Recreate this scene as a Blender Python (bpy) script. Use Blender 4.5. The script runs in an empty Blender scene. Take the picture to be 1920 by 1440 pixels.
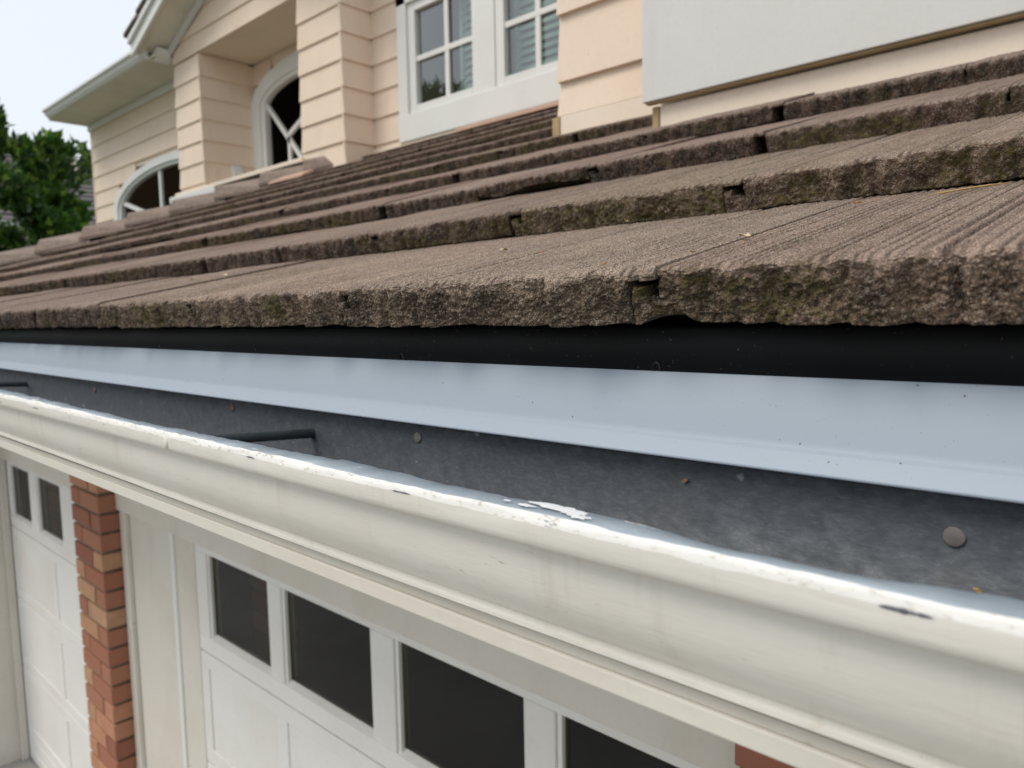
import bpy, bmesh, math, random
import numpy as np
from mathutils import Matrix, Vector

random.seed(7)
H = 2.44                                   # camera height above the driveway

# ------------------------------------------------------------------ camera
sc = bpy.context.scene
col = sc.collection
cam_d = bpy.data.cameras.new('camera')
cam = bpy.data.objects.new('camera', cam_d)
col.objects.link(cam)
sc.camera = cam
yaw, pitch, roll = 0.751184723, -0.0933411271, -0.0191960156
cy, sy, cp, sp = math.cos(yaw), math.sin(yaw), math.cos(pitch), math.sin(pitch)
fwd = Vector((-sy * cp, cy * cp, sp))
rgt = Vector((cy, sy, 0))
upv = rgt.cross(fwd)
cr, sr = math.cos(roll), math.sin(roll)
r2 = rgt * cr + upv * sr
u2 = upv * cr - rgt * sr
M = Matrix(((r2.x, u2.x, -fwd.x, 0), (r2.y, u2.y, -fwd.y, 0), (r2.z, u2.z, -fwd.z, H), (0, 0, 0, 1)))
cam.matrix_world = M
cam_d.sensor_width = 36
cam_d.lens = 1396.64 / 1920 * 36
cam_d.clip_start = 0.01
cam_d.clip_end = 500
cam_d.dof.use_dof = True
cam_d.dof.focus_distance = 0.53
cam_d.dof.aperture_fstop = 10.5

# ------------------------------------------------------------------ light
SUN_EL, SUN_AZ = math.radians(52), math.radians(205)      # azimuth clockwise from +Y
world = bpy.data.worlds.new('World')
sc.world = world
world.use_nodes = True
wn = world.node_tree.nodes
wl = world.node_tree.links
bg = wn['Background']
sky = wn.new('ShaderNodeTexSky')
sky.sky_type = 'NISHITA'
sky.sun_disc = False
sky.sun_elevation = SUN_EL
sky.sun_rotation = SUN_AZ
sky.air_density = 1.0
sky.dust_density = 4.0
sky.ozone_density = 1.0
wmix = wn.new('ShaderNodeMix')
wmix.data_type = 'RGBA'
wmix.inputs[0].default_value = 0.85
wmix.inputs[7].default_value = (6.9, 7.3, 7.75, 1)         # thin bright overcast veil over the blue
wl.new(sky.outputs[0], wmix.inputs[6])
wl.new(wmix.outputs[2], bg.inputs[0])
bg.inputs[1].default_value = 0.13
sun_d = bpy.data.lights.new('sun', 'SUN')
sun_d.energy = 1.6
sun_d.angle = math.radians(28)
sun_d.color = (1.0, 0.93, 0.83)
sun = bpy.data.objects.new('sun', sun_d)
col.objects.link(sun)
sd = Vector((math.sin(SUN_AZ) * math.cos(SUN_EL), math.cos(SUN_AZ) * math.cos(SUN_EL), math.sin(SUN_EL)))
sun.rotation_euler = sd.to_track_quat('Z', 'Y').to_euler()
sun.location = (0, 0, 12)
sc.view_settings.view_transform = 'Standard'
sc.view_settings.look = 'None'
sc.view_settings.gamma = 1
sc.view_settings.use_curve_mapping = False
sc.view_settings.exposure = 0.1
sc.render.engine = 'CYCLES'
sc.cycles.use_denoising = True
sc.cycles.max_bounces = 7
sc.cycles.caustics_reflective = False
sc.cycles.caustics_refractive = False

# ------------------------------------------------------------------ noise
_rs = np.random.RandomState(11)
_perm = _rs.permutation(256)
_perm = np.concatenate([_perm, _perm, _perm])
_grad = _rs.normal(size=(256, 3))
_grad /= np.linalg.norm(_grad, axis=1)[:, None]


def perlin(p):
    p = np.asarray(p, float)
    i = np.floor(p).astype(int)
    f = p - i
    i &= 255
    w = f * f * f * (f * (f * 6 - 15) + 10)
    out = 0
    for dx in (0, 1):
        wx = w[:, 0] if dx else 1 - w[:, 0]
        for dy in (0, 1):
            wy = w[:, 1] if dy else 1 - w[:, 1]
            for dz in (0, 1):
                wz = w[:, 2] if dz else 1 - w[:, 2]
                h = _perm[_perm[_perm[(i[:, 0] + dx) & 255] + ((i[:, 1] + dy) & 255)] + ((i[:, 2] + dz) & 255)]
                g = _grad[h]
                d = g[:, 0] * (f[:, 0] - dx) + g[:, 1] * (f[:, 1] - dy) + g[:, 2] * (f[:, 2] - dz)
                out = out + wx * wy * wz * d
    return out


def n3(x, y, z):
    x, y, z = np.broadcast_arrays(x, y, z)
    return perlin(np.stack([x.ravel(), y.ravel(), z.ravel()], 1)).reshape(x.shape)


# ------------------------------------------------------------------ materials
def new_mat(name):
    m = bpy.data.materials.new(name)
    m.use_nodes = True
    return m, m.node_tree.nodes, m.node_tree.links, m.node_tree.nodes['Principled BSDF']


class NT:
    """small node builder"""
    def __init__(s, m):
        s.n = m.node_tree.nodes
        s.l = m.node_tree.links
        s.tc = s.n.new('ShaderNodeTexCoord')
        s.oi = None

    def vec(s, scale=(1, 1, 1), rnd=True, src='Object'):
        mp = s.n.new('ShaderNodeMapping')
        mp.inputs['Scale'].default_value = scale
        s.l.new(s.tc.outputs[src], mp.inputs['Vector'])
        if rnd:
            if s.oi is None:
                s.oi = s.n.new('ShaderNodeObjectInfo')
                s.mu = s.n.new('ShaderNodeMath')
                s.mu.operation = 'MULTIPLY'
                s.mu.inputs[1].default_value = 37.0
                s.l.new(s.oi.outputs['Random'], s.mu.inputs[0])
            s.l.new(s.mu.outputs[0], mp.inputs['Location'])
        return mp.outputs[0]

    def noise(s, v, scale, detail=3, rough=.5, dist=0):
        t = s.n.new('ShaderNodeTexNoise')
        t.inputs['Scale'].default_value = scale
        t.inputs['Detail'].default_value = detail
        t.inputs['Roughness'].default_value = rough
        t.inputs['Distortion'].default_value = dist
        s.l.new(v, t.inputs['Vector'])
        return t.outputs[0]

    def voro(s, v, scale, out='Distance', feature='F1'):
        t = s.n.new('ShaderNodeTexVoronoi')
        t.feature = feature
        t.inputs['Scale'].default_value = scale
        s.l.new(v, t.inputs['Vector'])
        return t.outputs[out]

    def ramp(s, f, stops, interp='LINEAR'):
        r = s.n.new('ShaderNodeValToRGB')
        r.color_ramp.interpolation = interp
        e = r.color_ramp.elements
        while len(e) < len(stops):
            e.new(.5)
        for k, (p, c) in enumerate(stops):
            e[k].position = p
            if isinstance(c, (int, float)):
                c = (c, c, c)
            e[k].color = (*c, 1)
        s.l.new(f, r.inputs[0])
        return r.outputs[0]

    def mix(s, f, a, b, mode='MIX'):
        m = s.n.new('ShaderNodeMix')
        m.data_type = 'RGBA'
        m.blend_type = mode
        for sock, v in ((m.inputs[0], f), (m.inputs[6], a), (m.inputs[7], b)):
            if isinstance(v, (int, float)):
                sock.default_value = v
            elif isinstance(v, tuple):
                sock.default_value = (*v, 1)
            else:
                s.l.new(v, sock)
        return m.outputs[2]

    def math(s, op, a, b=0.0):
        m = s.n.new('ShaderNodeMath')
        m.operation = op
        for sock, v in ((m.inputs[0], a), (m.inputs[1], b)):
            if isinstance(v, (int, float)):
                sock.default_value = v
            else:
                s.l.new(v, sock)
        return m.outputs[0]

    def bump(s, h, strength, dist, base=None):
        b = s.n.new('ShaderNodeBump')
        b.inputs['Strength'].default_value = strength
        b.inputs['Distance'].default_value = dist
        s.l.new(h, b.inputs['Height'])
        if base is not None:
            s.l.new(base, b.inputs['Normal'])
        return b.outputs[0]


def tile_material(name, base_a, base_b, nose_a, nose_b, moss_lo, moss_hi, dark_amt=.75):
    """one concrete: paler weathered top, darker algae-stained broken face at the nose (by the tile's own height)"""
    m, n, l, b = new_mat(name)
    t = NT(m)
    v = t.vec()
    sep = n.new('ShaderNodeSeparateXYZ')
    l.new(t.tc.outputs['Object'], sep.inputs[0])
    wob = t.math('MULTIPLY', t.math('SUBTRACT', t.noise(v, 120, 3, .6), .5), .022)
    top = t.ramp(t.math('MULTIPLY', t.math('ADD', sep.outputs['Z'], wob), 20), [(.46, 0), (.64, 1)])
    big = t.noise(v, 6, 4, .6)
    c = t.mix(t.ramp(big, [(.35, 0), (.65, 1)]), base_a, base_b)
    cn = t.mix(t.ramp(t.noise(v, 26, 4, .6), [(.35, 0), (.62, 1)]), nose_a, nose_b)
    vs = t.vec((1, 1, .35))
    st = t.noise(vs, 45, 5, .65)
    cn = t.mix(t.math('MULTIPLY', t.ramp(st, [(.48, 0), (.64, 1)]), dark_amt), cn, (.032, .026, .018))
    c = t.mix(t.math('MULTIPLY', t.ramp(st, [(.52, 0), (.7, 1)]), .35), c, tuple(x * .5 for x in base_b))
    # shade painted into the brushed grooves, which run up the slope
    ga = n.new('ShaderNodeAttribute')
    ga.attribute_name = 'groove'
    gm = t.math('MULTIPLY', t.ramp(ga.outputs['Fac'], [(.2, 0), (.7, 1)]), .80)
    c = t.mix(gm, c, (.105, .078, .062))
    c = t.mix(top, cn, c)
    tint = t.ramp(t.oi.outputs['Random'], [(0, (.84, .80, .77)), (.25, (1.06, 1.02, .97)), (.5, (.98, .88, .86)), (.75, (1.1, 1.08, 1.04)), (1, (.9, .86, .80))])
    c = t.mix(1.0, c, tint, 'MULTIPLY')
    # sand grains: each a little pebble with darker colour between
    warp = n.new('ShaderNodeMix')
    warp.data_type = 'RGBA'
    warp.blend_type = 'ADD'
    warp.inputs[0].default_value = .0012
    l.new(v, warp.inputs[6])
    nz = n.new('ShaderNodeTexNoise')
    nz.inputs['Scale'].default_value = 300
    l.new(v, nz.inputs['Vector'])
    l.new(nz.outputs['Color'], warp.inputs[7])
    pb = t.voro(warp.outputs[2], 640)
    pc = t.voro(warp.outputs[2], 640, 'Color')
    g = t.noise(v, 430, 3, .7)
    gap = t.ramp(pb, [(.30, 0), (.58, 1)])
    c = t.mix(t.math('MULTIPLY', gap, t.ramp(top, [(0, .80), (1, .62)])), c, t.mix(1.0, c, (.26, .235, .215), 'MULTIPLY'))
    c = t.mix(t.math('MULTIPLY', t.ramp(pc, [(.62, 0), (.9, 1)]), .5), c, t.mix(.6, c, (.66, .58, .49)))
    c = t.mix(t.math('MULTIPLY', t.ramp(g, [(.36, 1), (.46, 0)]), .55), c, t.mix(1.0, c, (.38, .35, .32), 'MULTIPLY'))
    # moss and lichen, thickest on the nose
    oa = n.new('ShaderNodeAttribute')
    oa.attribute_type = 'OBJECT'
    oa.attribute_name = 'moss'
    ms = t.math('ADD', t.noise(v, 8, 3, .55), t.math('MULTIPLY', t.math('SUBTRACT', oa.outputs['Fac'], .5), .30))
    ms2 = t.noise(v, 130, 3, .6)
    mm = t.math('MULTIPLY', t.ramp(ms, [(moss_lo, 0), (moss_hi, 1)]), t.ramp(ms2, [(.40, 0), (.6, 1)]))
    mm = t.math('MULTIPLY', mm, t.ramp(top, [(0, .85), (1, .35)]))
    mc = t.ramp(t.noise(v, 90, 2), [(.3, (.05, .040, .012)), (.55, (.095, .078, .024)), (.75, (.18, .145, .045))])
    c = t.mix(mm, c, mc)
    li = t.noise(v, 60, 2, .5)
    c = t.mix(t.ramp(li, [(.765, 0), (.78, 1)]), c, (.40, .15, .05))
    l.new(c, b.inputs['Base Color'])
    b.inputs['Roughness'].default_value = .93
    b.inputs['Specular IOR Level'].default_value = .25
    bp = t.bump(t.ramp(pb, [(.0, 1), (.6, 0)]), .9, .0012)
    bp = t.bump(g, .7, .0018, bp)
    bp = t.bump(t.noise(v, 230, 3, .65), .8, .0018, bp)
    l.new(bp, b.inputs['Normal'])
    return m


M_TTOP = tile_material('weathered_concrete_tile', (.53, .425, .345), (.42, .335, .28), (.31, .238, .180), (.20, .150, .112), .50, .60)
M_TNOSE = M_TTOP
M_TUP = tile_material('darker_upper_course_tile', (.46, .36, .31), (.36, .275, .24), (.18, .122, .094), (.105, .072, .056), .50, .60, .85)  # darker and redder than the eave course, most at the nose
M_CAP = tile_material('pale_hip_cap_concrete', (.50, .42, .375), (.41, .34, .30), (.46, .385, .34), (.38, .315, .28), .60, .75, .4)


def paint(name, c, rough=.5, dirt=(.3, .27, .2), dirt_amt=.25, bump=.15, scale=3.0, spec=.4, grain=None, marks=0):
    m, n, l, b = new_mat(name)
    t = NT(m)
    v = t.vec()
    f = t.noise(v, scale, 5, .6)
    cc = t.mix(t.math('MULTIPLY', t.ramp(f, [(.45, 0), (.75, 1)]), dirt_amt), c, dirt)
    f2 = t.noise(v, scale * 30, 3, .6)
    cc = t.mix(t.math('MULTIPLY', t.ramp(f2, [(.3, 1), (.5, 0)]), .10), cc, tuple(x * .6 for x in c))
    if marks:
        cc = t.mix(t.math('MULTIPLY', t.ramp(t.noise(t.vec((1, 1, .25)), 7, 5, .65), [(.55, 0), (.75, 1)]), .35), cc, tuple(x * .72 for x in c))
        cc = t.mix(t.ramp(t.voro(v, marks), [(.025, .8), (.05, 0)]), cc, (.22, .19, .15))
        cc = t.mix(t.ramp(t.noise(t.vec((.3, 1, 2.5)), 26, 4, .7), [(.735, 0), (.76, .7)]), cc, (.33, .27, .2))
    l.new(cc, b.inputs['Base Color'])
    b.inputs['Roughness'].default_value = rough
    b.inputs['Specular IOR Level'].default_value = spec
    bv = t.vec(grain) if grain else v
    l.new(t.bump(t.noise(bv, scale * 20, 4, .6), bump, .002), b.inputs['Normal'])
    return m


M_SIDING = paint('cream_siding_paint', (.775, .64, .515), .6, (.58, .43, .31), .25, .2, 2.0, .3, (.15, 1, 1), marks=12)
M_PANEL = paint('flat_white_panel_paint', (.64, .635, .61), .5, (.45, .43, .36), .12, marks=9)
M_TRIM = paint('white_trim_paint', (.72, .725, .70), .45, (.45, .43, .36), .15)
M_CREAMTRIM = paint('pale_cream_trim', (.82, .70, .58), .6, (.6, .48, .36), .25)
M_SOFFIT = paint('grey_green_soffit_paint', (.70, .68, .58), .6, (.32, .31, .25), .3)
M_CEIL = paint('beige_ceiling_paint', (.72, .62, .49), .7, (.5, .4, .3), .3)
M_GPAINT = paint('cream_garage_paint', (.64, .612, .55), .5, (.50, .42, .32), .45, .2, 2.6, marks=14)
M_DOOR = paint('white_garage_door_paint', (.74, .735, .71), .42, (.56, .52, .44), .4, .12, 2.0)
M_RAW = paint('raw_timber', (.42, .31, .17), .8, (.25, .16, .07), .5, .4, 12)
M_CHROOF = paint('grey_neighbour_shingles', (.15, .135, .13), .9, (.09, .08, .075), .6, .5, 8)
M_BARK = paint('brown_bark', (.10, .07, .045), .95, (.04, .03, .02), .6, .8, 10)
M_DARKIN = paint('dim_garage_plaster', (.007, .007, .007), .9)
M_INFLOOR = paint('garage_floor_concrete', (.55, .52, .44), .8)
M_ROOMIN = paint('dim_room_plaster', (.22, .17, .13), .9)
M_FLASH = paint('dark_lead_flashing', (.07, .055, .045), .6)
M_PINK = paint('fresh_cut_tile', (.55, .36, .27), .85)
M_DECK = paint('black_roof_felt', (.02, .018, .016), .95)
M_MORTAR = paint('grey_brown_mortar', (.22, .18, .135), .95, (.08, .06, .04), .6, .6, 14)
M_SHUTTER = paint('green_grey_shutter_slat', (.27, .36, .31), .5)


def gutter_paint():
    """old oil paint on the ogee, brush grain and hairline cracks along its length, chips where metal shows"""
    m, n, l, b = new_mat('old_gutter_paint')
    t = NT(m)
    v = t.vec(rnd=False)
    vx = t.vec((.08, 1, 1), False)
    c = t.mix(t.ramp(t.noise(v, 7, 4, .6), [(.35, 0), (.7, 1)]), (.67, .65, .60), (.63, .605, .55))
    gr = t.noise(vx, 420, 3, .7)
    c = t.mix(t.math('MULTIPLY', t.ramp(gr, [(.30, 1), (.45, 0)]), .14), c, (.50, .46, .38))
    run = t.noise(t.vec((1, 1, .12), False), 38, 5, .7)
    c = t.mix(t.math('MULTIPLY', t.ramp(run, [(.56, 0), (.74, 1)]), .30), c, (.44, .40, .32))
    # crack marks only in patches
    pat = t.ramp(t.noise(v, 16, 3, .6), [(.5, 0), (.62, 1)])
    cr = t.ramp(t.noise(t.vec((.13, 1, 1), False), 260, 4, .75, .6), [(.31, 1), (.36, 0)])
    c = t.mix(t.math('MULTIPLY', t.math('MULTIPLY', pat, cr), .75), c, (.20, .17, .13))
    sp = t.voro(v, 75)
    c = t.mix(t.ramp(sp, [(.018, .8), (.034, 0)]), c, (.22, .17, .12))
    l.new(c, b.inputs['Base Color'])
    b.inputs['Roughness'].default_value = .5
    b.inputs['Specular IOR Level'].default_value = .35
    bp = t.bump(gr, .22, .0008)
    bp = t.bump(t.noise(t.vec((.3, 1, 1), False), 60, 3, .6), .2, .003, bp)
    l.new(bp, b.inputs['Normal'])
    return m


def lip_paint(white_amt):
    """edge of the gutter: bare zinc where thick white paint has come away"""
    m, n, l, b = new_mat('peeling_lip_paint')
    t = NT(m)
    v = t.vec((.35, 1, 1), False)
    f = t.noise(v, 70, 5, .65, .4)
    mask = t.ramp(f, [(white_amt, 1), (white_amt + .015, 0)])
    zinc = t.mix(t.noise(t.vec((1, 1, 1), False), 55, 3), (.34, .40, .45), (.44, .50, .55))
    wh = t.mix(t.ramp(t.noise(t.vec((.5, 1, 1), False), 240, 3, .7), [(.30, .8), (.44, 0)]), (.80, .79, .75), (.42, .37, .29))
    c = t.mix(mask, zinc, wh)
    l.new(c, b.inputs['Base Color'])
    rr = t.ramp(mask, [(0, .38), (1, .6)])
    l.new(rr, b.inputs['Roughness'])
    bp = t.bump(mask, .6, .0012)
    bp = t.bump(t.noise(t.vec((.6, 1, 1), False), 160, 4, .7), .45, .0016, bp)
    l.new(bp, b.inputs['Normal'])
    return m


M_GUT = gutter_paint()
M_LIPZ = lip_paint(.36)       # mostly zinc
M_LIPW = lip_paint(.66)       # mostly paint


def galvanised():
    m, n, l, b = new_mat('weathered_galvanised_steel')
    t = NT(m)
    v = t.vec(rnd=False)
    vx = t.vec((.45, 1, 1), False)
    vx = t.vec((.75, 1, 1), False)
    c = t.ramp(t.noise(vx, 110, 6, .7, .5), [(.3, (.036, .043, .052)), (.5, (.053, .062, .074)), (.72, (.078, .089, .102))])
    f3 = t.noise(t.vec((.35, 1, 1), False), 480, 4, .8)
    c = t.mix(t.math('MULTIPLY', t.ramp(f3, [(.38, 1), (.5, 0)]), .7), c, (.040, .046, .055))
    c = t.mix(t.math('MULTIPLY', t.ramp(f3, [(.56, 0), (.68, 1)]), .2), c, (.18, .195, .205))
    c = t.mix(t.math('MULTIPLY', t.ramp(t.noise(v, 9, 4, .65), [(.56, 0), (.76, 1)]), .3), c, (.080, .073, .064))
    c = t.mix(t.ramp(t.noise(v, 55, 2, .5), [(.73, 0), (.78, .8)]), c, (.24, .27, .28))
    l.new(c, b.inputs['Base Color'])
    b.inputs['Metallic'].default_value = .35
    l.new(t.ramp(t.noise(vx, 80, 4, .6), [(.3, .42), (.7, .62)]), b.inputs['Roughness'])
    l.new(t.bump(t.noise(vx, 90, 4, .6), .25, .0015), b.inputs['Normal'])
    return m


M_GALV = galvanised()


def drip_paint():
    m, n, l, b = new_mat('factory_white_drip_edge')
    t = NT(m)
    v = t.vec(rnd=False)
    c = (.365, .425, .495)
    c = t.mix(t.math('MULTIPLY', t.ramp(t.noise(v, 4, 3), [(.4, 0), (.7, 1)]), .3), c, (.34, .395, .45))
    c = t.mix(t.ramp(t.voro(v, 62), [(.028, 1), (.045, 0)]), c, (.12, .11, .10))
    c = t.mix(t.ramp(t.noise(v, 900, 1), [(.76, 0), (.78, 1)]), c, (.2, .19, .18))
    l.new(c, b.inputs['Base Color'])
    b.inputs['Roughness'].default_value = .5
    b.inputs['Specular IOR Level'].default_value = .35
    l.new(t.bump(t.noise(t.vec((.3, 1, 1), False), 14, 2), .08, .006), b.inputs['Normal'])
    return m


M_DRIP = drip_paint()


def black_metal():
    m, n, l, b = new_mat('black_eave_strip')
    t = NT(m)
    v = t.vec(rnd=False)
    c = t.mix(t.ramp(t.noise(v, 420, 2), [(.70, 0), (.74, 1)]), (.006, .006, .007), (.07, .065, .06))
    l.new(c, b.inputs['Base Color'])
    b.inputs['Roughness'].default_value = .55
    b.inputs['Specular IOR Level'].default_value = .2
    return m


M_BLACK = black_metal()


def simple(name, c, rough=.6, metal=0.0, spec=.4):
    m, n, l, b = new_mat(name)
    t = NT(m)
    v = t.vec()
    cc = t.mix(t.noise(v, 90, 4, .6), tuple(x * .65 for x in c), tuple(min(1, x * 1.3) for x in c))
    l.new(cc, b.inputs['Base Color'])
    b.inputs['Roughness'].default_value = rough
    b.inputs['Metallic'].default_value = metal
    b.inputs['Specular IOR Level'].default_value = spec
    l.new(t.bump(t.noise(v, 240, 3), .3, .001), b.inputs['Normal'])
    return m


M_ROD = simple('dark_painted_spike_sleeve', (.055, .068, .074), .45, .3)
M_NAILZ = simple('dull_grey_nail_head', (.19, .17, .16), .7, .1)
M_RUST = simple('rusty_nail_head', (.20, .11, .07), .8)
M_CHIP = simple('bare_metal_chip', (.11, .11, .14), .6)
M_DRYLEAF = simple('orange_dry_leaf', (.50, .22, .06), .8)
M_STRAW = simple('straw_needle', (.48, .33, .12), .7)
M_SEED = simple('pale_seed_husk', (.62, .48, .32), .8)
M_TWIG = simple('brown_twig', (.22, .14, .07), .9)


def brick_mat():
    m, n, l, b = new_mat('fired_clay_brick')
    t = NT(m)
    v = t.vec()
    c = t.ramp(t.oi.outputs['Random'], [(0, (.31, .12, .07)), (.3, (.34, .15, .09)), (.5, (.24, .085, .055)), (.55, (.34, .145, .085)), (.64, (.45, .28, .16)), (.82, (.43, .24, .13)), (1, (.44, .2, .12))])
    f = t.noise(v, 14, 4, .6)
    c = t.mix(t.math('MULTIPLY', t.ramp(f, [(.4, 0), (.65, 1)]), .45), c, (.30, .12, .075))
    c = t.mix(t.ramp(t.noise(v, 120, 3, .7), [(.26, 1), (.34, 0)]), c, (.10, .045, .03))
    l.new(c, b.inputs['Base Color'])
    b.inputs['Roughness'].default_value = .85
    l.new(t.bump(t.noise(v, 120, 4, .65), .5, .002), b.inputs['Normal'])
    return m


M_BRICK = brick_mat()


def glass(name, gain, tint=(.82, .86, .84, 1)):
    m, n, l, b = new_mat(name)
    n.remove(b)
    out = n['Material Output']
    tr = n.new('ShaderNodeBsdfTransparent')
    tr.inputs[0].default_value = tint
    gl = n.new('ShaderNodeBsdfGlossy')
    gl.inputs['Roughness'].default_value = .015
    gl.inputs['Color'].default_value = (.95, .98, 1, 1)
    fr = n.new('ShaderNodeFresnel')
    fr.inputs[0].default_value = 1.5
    mu = n.new('ShaderNodeMath')
    mu.operation = 'MULTIPLY'
    mu.inputs[1].default_value = gain
    mu.use_clamp = True
    mx = n.new('ShaderNodeMixShader')
    t = NT(m)
    bp = t.bump(t.noise(t.vec(), 2.2, 2), .06, .05)
    l.new(bp, gl.inputs['Normal'])
    l.new(fr.outputs[0], mu.inputs[0])
    geo = n.new('ShaderNodeNewGeometry')          # the inner face of the pane only lets light out
    fb = t.math('MULTIPLY', mu.outputs[0], t.math('SUBTRACT', 1.0, geo.outputs['Backfacing']))
    l.new(fb, mx.inputs[0])
    l.new(tr.outputs[0], mx.inputs[1])
    l.new(gl.outputs[0], mx.inputs[2])
    l.new(mx.outputs[0], out.inputs[0])
    return m


M_GLASS = glass('garage_pane_glass', .6, (.62, .62, .57, 1))
M_GLASSU = glass('coated_casement_glass', 3.4, (.95, 1, .97, 1))
M_GLASSA = glass('arched_window_glass', 1.9, (.6, .6, .6, 1))
M_GLASSR = glass('dim_recess_glass', 1.4, (.6, .6, .6, 1))


def ground_mat(name, a, bcol, scale):
    m, n, l, b = new_mat(name)
    t = NT(m)
    v = t.vec(rnd=False)
    c = t.mix(t.ramp(t.noise(v, scale, 6, .65), [(.35, 0), (.65, 1)]), a, bcol)
    l.new(c, b.inputs['Base Color'])
    b.inputs['Roughness'].default_value = .9
    l.new(t.bump(t.noise(v, scale * 40, 4, .6), .5, .004), b.inputs['Normal'])
    return m


M_CONC = ground_mat('grey_concrete_drive', (.44, .425, .395), (.36, .345, .315), 1.3)
M_LAWN = ground_mat('mown_lawn', (.05, .085, .02), (.08, .11, .03), 3.0)
M_SLAB = ground_mat('pinkish_paving', (.34, .26, .22), (.26, .2, .17), 4.0)


def leaf_mat(name, a, bcol, c3):
    m, n, l, b = new_mat(name)
    geo = n.new('ShaderNodeNewGeometry')
    t = NT(m)
    c = t.ramp(geo.outputs['Random Per Island'], [(0, a), (.45, bcol), (.72, bcol), (1, c3)])
    clump = t.noise(t.vec(rnd=False), .9, 3)
    c = t.mix(t.ramp(clump, [(.4, 0), (.6, 1)]), c, t.mix(.5, c, a))
    l.new(c, b.inputs['Base Color'])
    b.inputs['Roughness'].default_value = .38
    b.inputs['Specular IOR Level'].default_value = .5
    tl = n.new('ShaderNodeBsdfTranslucent')
    l.new(c, tl.inputs[0])
    mx = n.new('ShaderNodeMixShader')
    mx.inputs[0].default_value = .45
    l.new(b.outputs[0], mx.inputs[1])
    l.new(tl.outputs[0], mx.inputs[2])
    l.new(mx.outputs[0], n['Material Output'].inputs[0])
    return m


M_LEAF = leaf_mat('glossy_green_leaf', (.018, .048, .012), (.060, .145, .020), (.27, .40, .05))


# ------------------------------------------------------------------ object helpers
def tag(o, label=None, cat=None, group=None, kind=None):
    for k, v in (('label', label), ('category', cat), ('group', group), ('kind', kind)):
        if v:
            o[k] = v
    return o


def thing(name, loc, label, cat, group=None):
    o = bpy.data.objects.new(name, None)
    col.objects.link(o)
    o.location = (loc[0], loc[1], loc[2] + H)
    o.empty_display_size = .1
    return tag(o, label, cat, group)


def world_loc(o):
    v = Vector((0, 0, 0))
    while o is not None:
        v += Vector(o.location)
        o = o.parent
    return v


def link_mesh(name, me, parent=None):
    o = bpy.data.objects.new(name, me)
    col.objects.link(o)
    if parent is not None:
        o.parent = parent
    return o


def mesh_obj(name, verts, faces, mat, parent=None, smooth=False, z_off=True):
    """verts are in camera-height coordinates (x, y, z - H)"""
    vs = np.array(verts, float).reshape(-1, 3)
    c = vs.mean(0)
    lo = Vector((c[0], c[1], c[2] + (H if z_off else 0)))
    vs = vs - c
    me = bpy.data.meshes.new(name)
    me.from_pydata(vs.tolist(), [], [list(f) for f in faces])
    mats = mat if isinstance(mat, (list, tuple)) else [mat]
    for m in mats:
        me.materials.append(m)
    if smooth:
        me.shade_smooth()
    o = link_mesh(name, me, parent)
    o.location = lo - world_loc(parent) if parent is not None else lo
    return o


BOXF = [(0, 1, 3, 2), (4, 6, 7, 5), (0, 4, 5, 1), (2, 3, 7, 6), (0, 2, 6, 4), (1, 5, 7, 3)]


def box(name, x0, x1, y0, y1, z0, z1, mat, parent=None, bev=.003):
    bm = bmesh.new()
    vs = [bm.verts.new((x, y, z)) for x in (x0, x1) for y in (y0, y1) for z in (z0, z1)]
    for f in BOXF:
        bm.faces.new([vs[i] for i in f])
    bmesh.ops.recalc_face_normals(bm, faces=bm.faces)
    if bev and min(x1 - x0, y1 - y0, z1 - z0) > 2.5 * bev:
        bmesh.ops.bevel(bm, geom=bm.edges[:], offset=bev, segments=2, affect='EDGES', profile=.5)
    v = [tuple(a.co) for a in bm.verts]
    bm.verts.index_update()
    f = [[a.index for a in p.verts] for p in bm.faces]
    bm.free()
    return mesh_obj(name, v, f, mat, parent)


def prism_x(name, pts, x0, x1, mat, parent=None, smooth=False):
    """closed (y, z) outline swept along X"""
    n = len(pts)
    v = [(x0, y, z) for y, z in pts] + [(x1, y, z) for y, z in pts]
    f = [(i, (i + 1) % n, n + (i + 1) % n, n + i) for i in range(n)]
    f += [tuple(range(n))[::-1], tuple(range(n, 2 * n))]
    return mesh_obj(name, v, f, mat, parent, smooth)


def prism_y(name, pts, y0, y1, mat, parent=None, smooth=False):
    """closed (x, z) outline swept along Y"""
    n = len(pts)
    v = [(x, y0, z) for x, z in pts] + [(x, y1, z) for x, z in pts]
    f = [(i, (i + 1) % n, n + (i + 1) % n, n + i) for i in range(n)]
    f += [tuple(range(n))[::-1], tuple(range(n, 2 * n))]
    return mesh_obj(name, v, f, mat, parent, smooth)


def ring_y(name, outer, inner, y0, y1, mat, parent=None):
    """open ring between two (x, z) curves of equal length, swept along Y"""
    n = len(outer)
    v = [(x, y, z) for y in (y0, y1) for c in (outer, inner) for x, z in c]
    f = []
    for i in range(n - 1):
        a, b, c_, d = i, i + 1, n + i + 1, n + i
        f.append((a, b, c_, d))
        f.append((2 * n + a, 2 * n + d, 2 * n + c_, 2 * n + b))
        f.append((a, 2 * n + a, 2 * n + b, b))
        f.append((d, c_, 2 * n + c_, 2 * n + d))
    f.append((0, n, 3 * n, 2 * n))
    f.append((n - 1, 3 * n - 1, 4 * n - 1, 2 * n - 1))
    return mesh_obj(name, v, f, mat, parent)


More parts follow.
